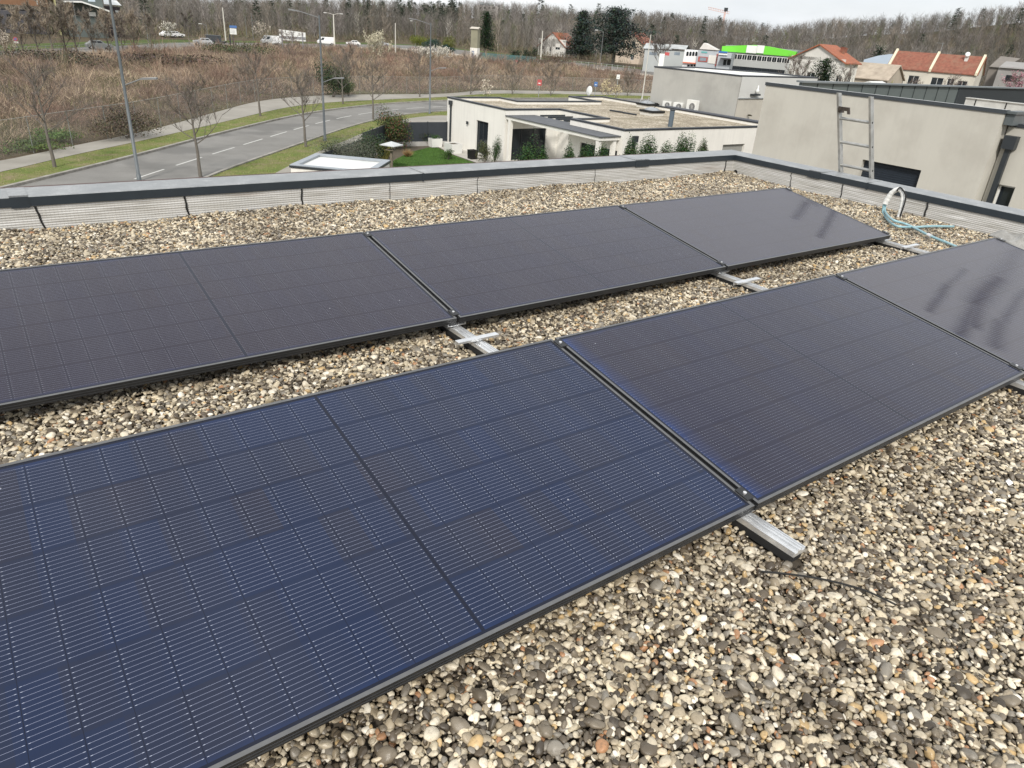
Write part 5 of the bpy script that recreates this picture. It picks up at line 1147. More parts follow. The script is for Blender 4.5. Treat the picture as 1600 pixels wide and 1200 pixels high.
def gable_house(f, name, label, w, d, eav, ridge, wm, rm, win=(), side=(), chim=(), over=.45, cat='house', ridge_x=False, parap=False):
    """front wall on local y=0; the gable faces the front unless ridge_x"""
    r = f.root(name, label, cat); m = MB()
    hw = [(u-a/2, u+a/2, v, v+b) for u, v, a, b in win]; hs = [(u-a/2, u+a/2, v, v+b) for u, v, a, b in side]
    P1 = wallface(m, (0, 0), (w, 0), 0, eav, hw, .12); P2 = wallface(m, (w, 0), (w, d), 0, eav, hs, .12)
    wallface(m, (w, d), (0, d), 0, eav); wallface(m, (0, d), (0, 0), 0, eav)
    if ridge_x: m.add([(0, 0, eav), (0, d, eav), (0, d/2, ridge)], [(0, 2, 1)]); m.add([(w, 0, eav), (w, d, eav), (w, d/2, ridge)], [(0, 1, 2)])
    else: m.add([(0, 0, eav), (w, 0, eav), (w/2, 0, ridge)], [(0, 1, 2)]); m.add([(0, d, eav), (w, d, eav), (w/2, d, ridge)], [(0, 2, 1)])
    m.build('wall', wm, r)
    for h in hw: window(r, P1, h, .12, bars=1 if h[1]-h[0] > .7 else 0)
    for h in hs: window(r, P2, h, .12, bars=1)
    L_, half = (w, d/2) if ridge_x else (d, w/2); sl = (ridge-eav)/half; t_ = .16
    prof = [(-over, eav-over*sl+.02), (half, ridge+.02), (2*half+over, eav-over*sl+.02), (2*half+over, eav-over*sl+.02+t_), (half, ridge+.02+t_*1.2), (-over, eav-over*sl+.02+t_)]
    m = MB(); (m.extx if ridge_x else m.exty)(prof, -.35, L_+.35); rf = m.build('roof', rm, r)
    for u, v, s_, hh in chim: m = MB(); m.box(u-s_/2, v-s_/2, eav, u+s_/2, v+s_/2, ridge+hh); m.box(u-s_/2-.06, v-s_/2-.06, ridge+hh+.003, u+s_/2+.06, v+s_/2+.06, ridge+hh+.1); m.build('chimney', tile2, rf)
    if parap:
        for u in parap:
            m = MB(); pr = [(-over-.05, eav-over*sl), (half, ridge), (2*half+over, eav-over*sl), (2*half+over, eav-over*sl+.55), (half, ridge+.6), (-over-.05, eav-over*sl+.55)]
            m.extx(pr, u-.22, u+.22); m.build('fire_wall', wallc, rf)
    return r
f = Fac(1240, 140, -32); hw_ = f.uv(1319, 97); gable_house(f, 'gabled_house', 'white gabled house with an orange tiled roof and two chimneys, behind a leafless tree', hw_[0], 4.6, f.uv(1319, 98)[1], f.uv(1283, 71)[1], wallw, tile,
    win=[(4.2, 3.4, 1.5, 1.6), (7.0, 3.4, 1.3, 1.6), (5.6, 6.6, 1.0, .7), (9.2, 3.4, 1.0, 1.5), (4.2, .8, 1.5, 1.4)], side=[(3.0, 3.4, 1.1, 1.4)], chim=[(7.0, 3.2, .55, -.1), (6.6, 4.6, .5, -.2)])
f = Fac(1393, 178, -12); hr_ = f.uv(1527, 113)[0]; gable_house(f, 'terraced_house', 'pair of cream terraced houses under one long red tiled roof with white fire walls', hr_, 8.0, f.uv(1393, 105.5)[1], f.uv(1410, 83)[1]+.2, M('cream_grey_wall', (.56, .53, .46), .9, .08, .5, streak=.1), tile2,
    win=[(hr_*k_, v_, w_i, h_i) for k_, v_, w_i, h_i in ((.07, 3.3, 1.3, 1.6), (.19, 2.9, 1.0, 2.1), (.33, 3.3, 2.0, 1.7), (.60, 3.4, 2.2, 1.6), (.75, 2.9, 1.2, 2.1), (.88, 3.4, 1.7, 1.4), (.2, .2, 2.0, 1.9), (.40, .2, 2.0, 1.9), (.62, .2, 2.0, 1.9), (.80, .2, 1.8, 1.9))],
    ridge_x=True, parap=[0.05, hr_*.49, hr_-.05], over=.3)
row_ = [o for o in bpy.data.objects if o.name == 'terraced_house'][0]
m = MB(); m.box(.6, -1.3, 2.35, hr_*.47, -.02, 2.55); m.box(.6, -1.35, 2.35, hr_*.47, -1.3, 3.3); m.build('balcony', wallw, row_)
m = MB(); m.box(hr_*.5, -1.3, 2.35, hr_*.78, -.02, 2.55)
for i in range(5): m.box(hr_*.5, -1.32, 2.6+i*.16, hr_*.78, -1.29, 2.63+i*.16)
m.build('balcony', wallw, row_)
m = MB(); m.box(hr_*.80, 2.6, 6.2, hr_*.80+.6, 3.2, 9.3); m.build('chimney', wallw, row_); m = MB(); m.lathe([(.001, .12), (.35, .08), (.5, 0), (.001, .05)], n=12); o = m.build('satellite_dish', lens, row_); o.location = (hr_*.82, 2.5, 9.5); o.rotation_euler = (R90 := math.radians(70), 0, .2)
m = MB(); m.tube([(hr_*.5, 4.0, 9.0), (hr_*.5, 4.0, 11.3)], .04, 5); m.bar((hr_*.5-1.2, 4.0, 11.2), (hr_*.5+.3, 4.0, 11.2), .03, .03); m.build('aerial', galv, row_)
f = Fac(843, 285, -30); h1_ = f.uv(884, 74); gable_house(f, 'gabled_house', 'small white gabled house with a red roof, left of the dark cedars', h1_[0], 11, h1_[1]-.2, f.uv(860, 51)[1], wallw, tile,
    win=[(2.0, 2.0, 1.0, 2.0), (5.1, 1.5, .8, 4.0), (8.0, 2.2, 1.9, 2.0)], side=[(3, 2.4, 1.2, 1.4)])
f = Fac(966, 268, -28); gable_house(f, 'gabled_house', 'pinkish cream house with a red roof, half hidden behind the spreading cedar', 9, 9, f.uv(990, 66)[1], f.uv(980, 50)[1], wp, tile2, win=[(2, 5, 1.2, 1.5), (6.2, 5, 1.2, 1.5), (6.2, 1.2, 1.2, 1.6)], side=[(3, 4, 1.2, 1.5)])
# transformer tower
f = Fac(736, 196, -22); tw = f.root('transformer_tower', 'narrow two-tone electricity tower, olive above and white below, with a blue door', 'tower')
u0, v0 = f.uv(736, 95.5); u1, v1 = f.uv(749, 46); um, vm = f.uv(736, 74.5); w_ = (u1-u0)
f.z = G; 
m = MB(); m.box(0, 0, 0, w_, w_*.95, vm); m.build('lower_wall', white_r, tw); m = MB(); m.box(.05, .05, vm, w_-.05, w_*.95-.05, v1); m.build('upper_wall', M('olive_render', (.26, .25, .18), .9, .1, .8), tw)
m = MB(); m.extx([(-.25, v1+.01), (w_*.5, v1+.38), (w_+.1, v1+.01), (w_+.1, v1+.13), (w_*.5, v1+.5), (-.25, v1+.13)], -.2, w_+.2); m.build('roof', M('pale_tiles', (.5, .46, .40), .8, .1, 2), tw)
m = MB(); m.box(w_*.25, -.04, .05, w_*.58, -.003, 2.5); m.build('door', M('blue_grey_door', (.22, .27, .36), .6, .1, 3), tw)
m = MB(); m.box(w_*.35, -.055, 1.9, w_*.48, -.042, 2.2); m.build('notice', lens, tw)
# green-fronted hall
f = Fac(1130, 205, -10); gh = f.root('green_hall', 'large grey hall with a bright green fascia and rows of windows', 'building')
uL, vT = f.uv(1129, 72); uR, vR = f.uv(1243, 81); uM, vM = f.uv(1180, 71); _, vb = f.uv(1180, 84)
m = MB(); m.prism([(uL, 0), (uR, 0), (uR, 22), (uL, 22)], 0, vb); m.build('wall', M('hall_grey', (.38, .39, .38), .8, .06, .3), gh)
pl = [(uL, vb+.01), (uR, vb+.01), (uR+.3, vR), (uR*.62, vM-.0), (uM, vM+.1), (uL, vT)]
m = MB(); m.add([(a, -.35, b) for a, b in pl]+[(a, 3.0, b) for a, b in pl], [tuple(range(6))]+[tuple(range(11, 5, -1))]+[(i, 6+i, 6+(i+1) % 6, (i+1) % 6) for i in range(6)]); m.build('fascia', M('bright_green', (.16, .62, .045), .5, .04, .4), gh)
m = MB(); m.prism([(uL+.2, 3.05), (uR+.2, 3.05), (uR+.2, 22), (uL+.2, 22)], vb-.02, vM-.35); m.build('roof', M('dull_roof', (.24, .25, .26), .7, .1, .3), gh)
for i in range(13):
    x = uL+1.0+i*(uR-uL-2)/13; m = MB(); m.box(x, -.05, vb-1.6, x+1.35, -.004, vb-.35); w1 = m.build('window', M('white_frame', (.72, .72, .70), .5, .04, 5), gh)
    m = MB(); m.box(x+.12, -.07, vb-1.5, x+.6, -.052, vb-.45); m.box(x+.75, -.07, vb-1.5, x+1.23, -.052, vb-.45); m.build('pane', glass_d, w1)
for i in range(8):
    x = uL+1.5+i*(uR-uL-3)/8; m = MB(); m.box(x, -.05, vb-4.6, x+1.8, -.004, vb-3.1); m.build('window', glass_d, gh)
for a, b in ((1168, 1182), (1184, 1193)):
    (ua, va), (ub, vb_) = f.uv(a, 70.5), f.uv(b, 83.5); m = MB(); m.box(ua, -.55, vb_, ub, -.36, va); m.build('sign_board', lens, gh)
# row of business units
f = Fac(1070, 200, -6); ind = f.root('showroom', 'white showroom with four arched windows above an orange band', 'building')
m = MB(); f.rect(m, 1070, 77.5, 1091, 97, 0, 9, True); m.build('wall', M('clean_white_wall', (.74, .75, .76), .7, .04, .5), ind)
(ua, va), (ub, vb_) = f.uv(1067, 96.5), f.uv(1092, 100); m = MB(); m.box(ua, -.7, vb_, ub, -.01, va); m.build('awning', M('orange_red_band', (.62, .16, .08), .6, .08, .8), ind)
for i in range(4):
    (ua, va), (ub, vb_) = f.uv(1073+i*4.6, 80.5), f.uv(1075.4+i*4.6, 87.5); m = MB(); n_ = 8; uc, rw = (ua+ub)/2, (ub-ua)/2
    pr = [(ua, vb_), (ub, vb_)]+[(uc+rw*math.cos(math.pi*k/n_), va-rw+rw*math.sin(math.pi*k/n_)) for k in range(n_+1)]
    m.add([(a, -.02, b) for a, b in pr]+[(a, .0, b) for a, b in pr], [tuple(range(len(pr)))]); m.build('arched_window', glass_d, ind)
for i in range(3): m = MB(); f.rect(m, 1074+i*5, 100.5, 1077.5+i*5, 104, -.03, -.004); m.build('window', glass_d, ind)
f = Fac(1091, 198, -6); ind2 = f.root('glazed_shop', 'grey fronted shop with a red glazed entrance and a white gable roof', 'building')
m = MB(); f.rect(m, 1091, 78, 1122, 88, 0, 10, True); m.build('wall', wallg, ind2)
m = MB(); (a0, b0), (a1, b1), (a2, b2) = f.uv(1093, 76.5), f.uv(1100, 67), f.uv(1121, 78.5); m.add([(a0, -.3, b0), (a2, -.3, b2), (a1, -.3, b1), (a0, 9, b0), (a2, 9, b2), (a1, 9, b1)], [(0, 1, 2), (3, 5, 4), (0, 2, 5, 3), (2, 1, 4, 5)]); m.build('roof', M('white_gable', (.62, .60, .57), .7, .06, 1), ind2)
redm = M('red_panel', (.36, .09, .075), .6, .1, .8)
m = MB(); f.rect(m, 1091.5, 88, 1105, 97, -.15, -.01); m.build('red_frontage', redm, ind2); m = MB(); f.rect(m, 1094, 89.5, 1103, 95.5, -.18, -.16); m.build('glazing', M('grey_glass', (.22, .26, .30), .15, .2, 1), ind2)
m = MB(); f.rect(m, 1120, 84, 1128, 104, -.15, -.01); m.build('red_frontage', redm, ind2); m = MB(); f.rect(m, 1108, 86, 1119, 100, -.15, -.01); m.build('entrance', wallw, ind2)
m = MB(); f.rect(m, 1096, 80, 1105, 83, -.12, -.01); m.build('sign_board', M('teal_sign', (.12, .38, .38), .5, .05, 1), ind2)
f = Fac(1123, 196, -6); ind3 = f.root('shop_unit', 'grey shop unit with a blue and white sign under a dark canopy', 'building')
m = MB(); f.rect(m, 1123, 82, 1142, 92, 0, 9, True); m.build('wall', wallg, ind3)
m = MB(); f.rect(m, 1123.5, 79.5, 1136.5, 83, -.35, -.2); m.build('sign_board', M('blue_sign', (.03, .14, .42), .5, .05, 1), ind3); m = MB(); f.rect(m, 1123.5, 83.2, 1136.5, 86.5, -.35, -.2); m.build('sign_board', lens, ind3)
m = MB(); f.rect(m, 1126, 90, 1147, 92, -2.2, -.01); m.build('canopy', anth, ind3)
m = MB(); f.rect(m, 1131, 93, 1134, 102, -.05, -.005); m.build('window', glass_d, ind3); m = MB(); f.rect(m, 1137, 93, 1141, 102, -.05, -.005); m.build('window', glass_d, ind3)
f = Fac(1008, 215, -8); ind4 = f.root('long_shed', 'long pale grey shed with weathered fibre-cement roofs, left of the arched showroom', 'building')
m = MB(); f.rect(m, 1008, 76, 1070, 80, 0, 14, True); m.build('wall', M('shed_grey', (.40, .42, .42), .8, .08, .4), ind4)
for i, (a, b) in enumerate(((1006, 1030), (1030, 1050), (1050, 1072))):
    (ua, va), (ub, vb_) = f.uv(a, 67+i*1.2), f.uv(b, 77.5); m = MB(); m.add([(ua, -.4, vb_), (ub, -.4, vb_), (ub, 5, va), (ua, 5, va), (ub, 13, vb_), (ua, 13, vb_)], [(0, 1, 2, 3), (3, 2, 4, 5)]); m.build('roof', M('fibre_roof', (.44, .46, .46), .85, .15, .6, dirt=((.28, .29, .28), .6, .5)), ind4)
for a, b in ((1015, 1026), (1054, 1062)): m = MB(); f.rect(m, a, 81, b, 86.5, -.04, -.004); m.build('window', M('grey_glass', (.22, .26, .30), .15, .2, 1), ind4)
# barns, blue hall, sheds
f = Fac(1352, 215, -12); bh = f.root('blue_hall', 'pale blue metal hall with a low curved roof, left of the terraced houses', 'building')
m = MB(); pr = [f.uv(a, b) for a, b in ((1350, 93), (1372, 87), (1390, 84.5), (1402, 85))]; q0, q1 = pr[0][0], pr[-1][0]
poly_ = [(q0, 0), (q1, 0)]+[p for p in pr[::-1]]; m.add([(a, 0, b) for a, b in poly_]+[(a, 16, b) for a, b in poly_], [tuple(range(6)), tuple(range(11, 5, -1))]+[(i, 6+i, 6+(i+1) % 6, (i+1) % 6) for i in range(6)]); m.build('wall', M('pale_blue_cladding', (.44, .52, .62), .6, .06, .4), bh)
f = Fac(1334, 165, -20); gable_house(f, 'barn', 'low barn with a weathered pale brown roof beside the orange-roofed house', 7.5, 9, 4.2, 6.6, M('barn_wall', (.42, .37, .30), .9, .1, .6), M('brown_fibre_roof', (.40, .34, .27), .9, .2, .8, dirt=((.25, .20, .16), .5, .6)), win=[(3.5, 1.5, 1.5, 1.3)], ridge_x=True, cat='barn')
f = Fac(1345, 150, -20); gable_house(f, 'shed', 'white metal shed with a dark opening in front of the barn', 5.5, 6, 3.0, 3.9, wallw, M('white_metal_roof', (.66, .66, .64), .6, .05, 1), win=[(2.6, .1, 3.4, 2.2)], cat='shed')
f = Fac(1541, 200, -10); sh = f.root('grey_shed', 'grey boarded sheds with pale sloping roofs at the far right', 'building')
greyb = M('grey_boards', (.20, .18, .16), .9, .15, .7); 
m = MB(); (a, v), (b, w_2) = f.uv(1541, 103), f.uv(1568, 97); m.box(a, 4, 0, b, 12, v-.2); m.add([(a, 3.5, v-.1), (b, 3.5, v-.1), (b+1, 13, w_2+1.0), (a, 13, w_2+1.2)], [(0, 1, 2, 3)]); m.build('left_part', greyb, sh)
m = MB(); (a, v), (b, w_2) = f.uv(1563, 99), f.uv(1625, 104); m.box(a, 0, 0, b, 6, v-.6); m.add([(a, -.5, v-.8), (b, -.5, v-.8), (b, 6, v+.5), (a, 6, v+.5)], [(0, 1, 2, 3)]); m.build('right_part', M('grey_sheet_roof', (.30, .29, .28), .8, .12, .6), sh)
m = MB(); f.rect(m, 1573, 117, 1588, 128, -.1, -.01); m.build('doorway', glass_d, sh)
# buildings at the upper left, cut by the top of the frame
f = Fac(-45, 205, 4); b1 = f.root('brown_building', 'brown timber clad building over a dark base at the upper left corner', 'building')
m = MB(); f.rect(m, -60, -55, 75.5, 11, 0, 14); m.build('timber_front', M('rust_timber', (.23, .125, .07), .85, .15, .6, streak=.3), b1); m = MB(); f.rect(m, -60, 11.2, 75, 60, .3, 14, True); m.build('base', M('dark_slate_base', (.075, .075, .085), .85, .2, .5), b1)
for i in range(6): m = MB(); f.rect(m, -50+i*20, 22, -40+i*20, 30, .2, .29); m.build('window', glass_d, b1)
for a in (56.5, 62): m = MB(); f.rect(m, a, 1, a+3.2, 7, -.05, -.004); m.build('white_oval', lens, b1)
m = MB(); f.rect(m, 75.6, -55, 90, 25, .05, 12, True); m.build('yellow_wing', M('pale_yellow', (.52, .50, .26), .8, .08, .6), b1)
f = Fac(90, 203, 2); b2 = f.root('green_grey_building', 'dark green-grey building with a white slanting canopy edge at the upper left', 'building')
m = MB(); f.rect(m, 90.2, -50, 164, 26, 0, 14, True); m.build('wall', M('green_grey_cladding', (.095, .115, .11), .7, .1, .4), b2)
(a, v), (b, w_2), (c2_, v3) = f.uv(96, 1), f.uv(126, 1.5), f.uv(169, 16); m = MB(); m.add([(a, -3, v), (b, -3, w_2), (c2_, -3, v3), (a, -3, v-.25), (b, -3, w_2-.3), (c2_, -3, v3-.3), (a, 0, v), (b, 0, w_2), (c2_, 0, v3)], [(0, 3, 4, 1), (1, 4, 5, 2), (0, 1, 7, 6), (1, 2, 8, 7)]); m.build('canopy_edge', lens, b2)
m = MB(); f.rect(m, 104, 15, 143, 25, -.05, -.004); m.build('glazing', glass_d, b2); m = MB(); f.rect(m, 138, 18.5, 150, 25.5, -.4, -.06); m.build('poster', lens, b2); m = MB(); f.rect(m, 137, -2, 149, 3, -.05, -.004); m.build('window', M('pale_glass', (.45, .52, .58), .3, .1, 1), b2)
f = Fac(162, 215, 0); b3 = f.root('maroon_building', 'small dark maroon building with a bright white roof left of the railway viaduct', 'building')
m = MB(); f.rect(m, 162, 9.5, 190, 27, 0, 9, True); m.build('wall', M('maroon_wall', (.075, .06, .065), .8, .2, .5), b3); (a, v), (b, w_2), (c2_, v3) = f.uv(161, -2), f.uv(183, 1), f.uv(190, 9); m = MB(); m.add([(a, -.4, v3+.1), (c2_, -.4, v3+.05), (b, 8, w_2), (a, 8, v)], [(0, 1, 2, 3)]); m.build('roof', lens, b3)
m = MB(); f.rect(m, 180, 16, 185.5, 19.5, -.1, -.004); m.build('sign_board', lens, b3)
f = Fac(250, 420, 0, zb=float(atd(250, 22, 420)[2])); vd = f.root('railway_viaduct', 'long low concrete viaduct with short piers crossing the slope at the upper left', 'viaduct')
vm_ = M('viaduct_concrete', (.13, .14, .145), .9, .12, .2)
for a, b in ((150, 210), (210, 270), (270, 330), (330, 390), (390, 430)):
    (ua, va), (ub, vb_) = f.uv(a, 2.2+(a-150)*.055), f.uv(b, 2.2+(b-150)*.055); m = MB(); m.bar((ua, 0, va-.5), (ub, 0, vb_-.5), 6, 1.1); m.build('deck', vm_, vd)
    m = MB(); m.bar((ua, -3.05, va+.2), (ub, -3.05, vb_+.2), .08, .5); m.build('railing', M('pale_rail', (.42, .44, .45), .7, .1, .3), vd)
for a in range(200, 420, 11): (ua, va) = f.uv(a, 3+(a-150)*.055); m = MB(); m.box(ua-.6, -1, va-7, ua+.6, 1, va-1.2); m.build('pier', vm_, vd)
f = Fac(1120, 900, 0); tc_ = f.root('tower_crane', 'faint distant tower crane jib above the wooded ridge', 'crane'); (a, va), (b, vb_), (c2_, v3) = f.uv(1107, 11), f.uv(1140, 18.5), f.uv(1131, 30)
cm = M('crane_pink', (.62, .45, .42), .7, .1, .3); m = MB(); m.bar((a, 0, va), (b, 0, vb_), 1.4, .5); m.bar((a, 0, va-2), (b, 0, vb_-2), 1.4, .5)
for k in range(9): t0 = k/9; t1 = (k+.5)/9; m.bar((a+(b-a)*t0, 0, va+(vb_-va)*t0), (a+(b-a)*t1, 0, va-2+(vb_-va)*t1), .4, .4)
m.build('jib', cm, tc_); m = MB(); m.box(c2_-1, -1, 0, c2_+1, 1, v3+8); m.build('mast', cm, tc_); m = MB(); m.box(c2_-1.5, -2.2, v3+8, c2_+2.5, -.9, v3+11); m.build('cab', anth, tc_)
f = Fac(748, 440, 0, zb=float(terrain(*atd(748, 30, 440)[:2]))); ht = f.root('hilltop_building', 'grey building with pale roofs on the hilltop behind the pines', 'building')
m = MB(); f.rect(m, 746, 8, 778, 20, 0, 12, True); m.build('wall', M('stone_far', (.42, .40, .38), .9, .1, .2), ht); m = MB(); f.rect(m, 750, 3.5, 768, 8, 1, 10); m.build('upper_storey', M('pale_slate', (.30, .33, .34), .8, .1, .2), ht)
for i in range(4): m = MB(); f.rect(m, 749+i*7, 10.5, 752+i*7, 14, -.1, -.01); m.build('window', glass_d, ht)

# billboard, signs
f = Fac(435, 182, -4); bb = f.root('billboard', 'large white billboard seen from behind with a dark frame, beyond the field', 'billboard'); (ua, va), (ub, vb_) = f.uv(435.5, 45.5), f.uv(478, 65)
m = MB(); m.add([(ua, 0, vb_), (ub, 0, vb_-.0), (ub, 0, va-.35), (ua, 0, va), (ua, .1, vb_), (ub, .1, vb_), (ub, .1, va-.35), (ua, .1, va)], [(0, 1, 2, 3), (7, 6, 5, 4), (3, 2, 6, 7), (0, 3, 7, 4), (1, 5, 6, 2)]); m.build('panel', lens, bb)
for t0 in (.10, .48, .88): x = ua+(ub-ua)*t0; m = MB(); m.box(x-.09, -.25, 0, x+.09, -.02, va-.2-.3*t0); m.build('post', M('grey_steel_far', (.22, .22, .24), .6, .1, 2), bb)
for v in (va-1.35, vb_+.5): m = MB(); m.box(ua, -.14, v-.06, ub, -.01, v+.06); m.build('crossbar', M('grey_steel_far', (.22, .22, .24), .6, .1, 2), bb)
f = Fac(365, 170, 0); ts = f.root('town_sign', 'tall blue and white panel sign on two dark posts at the roundabout', 'sign'); bl = M('sign_blue', (.07, .16, .38), .5, .05, 2)
m = MB(); f.rect(m, 358.3, 39.5, 370, 44, -.06, .06); m.build('blue_panel', bl, ts); m = MB(); f.rect(m, 358.6, 44.2, 370, 54, -.06, .06); m.build('white_panel', lens, ts)
for y in (46.3, 48.3, 50.3): m = MB(); f.rect(m, 360, y, 367.5, y+.6, -.09, -.065); m.build('text_line', M('sign_text_grey', (.3, .35, .4), .6, .1, 2), ts)
for x in (358.5, 363.8): (u, v) = f.uv(x, 54); m = MB(); m.box(u-.1, -.05, 0, u+.15, .05, v); m.build('post', anth, ts)
def round_sign(px, base, cy, rpx, label, face, rim, plate=None, sq=False, inner=None):
    p = at(px, base); D = float(np.hypot(p[0]-CAM[0], p[1]-CAM[1])); f = Fac(px, D, 0); r = f.root('road_sign', label, 'road sign'); u, v = f.uv(px, cy); s = abs(f.uv(px+rpx, cy)[0]-u)
    m = MB(); m.tube([(u, .05, 0), (u, .05, v+s*.6)], .045, 6); m.build('post', galv, r)
    if sq: m = MB(); m.box(u-s, -.02, v-s*1.25, u+s, .02, v+s*1.25); m.build('plate', rim, r); m = MB(); m.box(u-s*.5, -.035, v-s*.5, u+s*.5, -.022, v-s*.1); m.build('symbol', face, r)
    else:
        m = MB(); m.tube([(u, -.02, v), (u, .02, v)], s, 20); m.build('rim', rim, r); m = MB(); m.tube([(u, -.035, v), (u, -.022, v)], s*.68, 20); m.build('face', face, r)
        m = MB(); m.bar((u-s*.5, -.045, v+s*.5), (u+s*.5, -.045, v-s*.5), .02, s*.22); m.build('stripe', rim, r)
    if plate: m = MB(); m.box(u-s*.95, -.02, v-s*1.9, u+s*.95, .02, v-s*1.15); m.build('plate', lens, r)
    return r
redp = M('sign_red', (.45, .08, .08), .5, .05, 2)
round_sign(24, 76, 61, 3.6, 'round red and blue no-parking sign with a white plate under it at the upper left', bl, redp, plate=True)
round_sign(843, 152.5, 129, 3.4, 'red square sign on a grey post behind the white house', lens, redp, sq=True)
round_sign(931, 151, 131.5, 2.7, 'blue and white square road sign behind the gravel roof', lens, bl, sq=True)
round_sign(966, 152, 120, 2.6, 'pale narrow sign on a grey post, right of the blue road sign', galv, lens, sq=True)
round_sign(807.5, 104, 97, 2.0, 'small red hydrant marker with a white top by the green fence', lens, redp, sq=True)
f = Fac(1031, 190, 0); tt = f.root('totem_sign', 'white totem sign with a red flag panel beside a leafless tree', 'sign'); m = MB(); f.rect(m, 1031, 83.5, 1036, 104, -.1, .1, True); m.build('totem', lens, tt); m = MB(); f.rect(m, 1039, 81.5, 1045.5, 87, -.04, .04); m.build('flag_panel', redp, tt)
(u, v) = f.uv(1038, 81.5); m = MB(); m.tube([(u, 0, 0), (u, 0, v+.4)], .06, 6); m.build('pole', galv, tt)
# fences near the far houses
def rail_fence(name, pts, h, mt, label, post=2.6, cat='fence', solid=True):
    r = empty(name, (pts[0][0], pts[0][1], G), 0, label, cat); q = [np.array(p[:2])-np.array(pts[0][:2]) for p in pts]
    for a, b in zip(q, q[1:]):
        if solid: m = MB(); m.bar((*a, h*.53), (*b, h*.53), .04, h*.86); m.build('panel', mt, r)
        else:
            for z in (.12, .5, .95): m = MB(); m.bar((*a, h*z), (*b, h*z), .05, .06); m.build('rail', mt, r)
        L_ = float(np.linalg.norm(b-a)); k = int(L_/post)
        for i in range(k+1): c = a+(b-a)*i/max(k, 1); m = MB(); m.box(c[0]-.04, c[1]-.04, 0, c[0]+.04, c[1]+.04, h*1.03); m.build('post', mt, r)
    return r
rail_fence('green_fence', [at(752, 96.5), at(795, 100), at(836, 103.5)], 2.2, M('teal_fence', (.055, .13, .13), .7, .15, .6), 'dark teal panel fence right of the electricity tower')
rail_fence('railing', [at(862, 106), at(930, 112), at(990, 119)], 2.0, M('pale_railing', (.40, .42, .40), .6, .1, 1), 'pale open railing in front of the dark cedars', solid=False, post=1.6)
rail_fence('guard_rail', [at(-60, 86), at(100, 79), at(210, 74.5), at(330, 72)], .8, M('grey_guard_rail', (.30, .31, .31), .6, .1, 1), 'grey guard rail along the main road at the upper left', solid=False, post=4)
m = MB(); a, b = at(795, 105), at(1020, 127); m.bar((a[0], a[1], G+.3), (b[0], b[1], G+.3), .3, .7); tag(m.build('low_wall', M('pale_wall_far', (.48, .44, .37), .9, .1, .3)), 'low pale wall along the edge of the field below the cedars', 'wall')

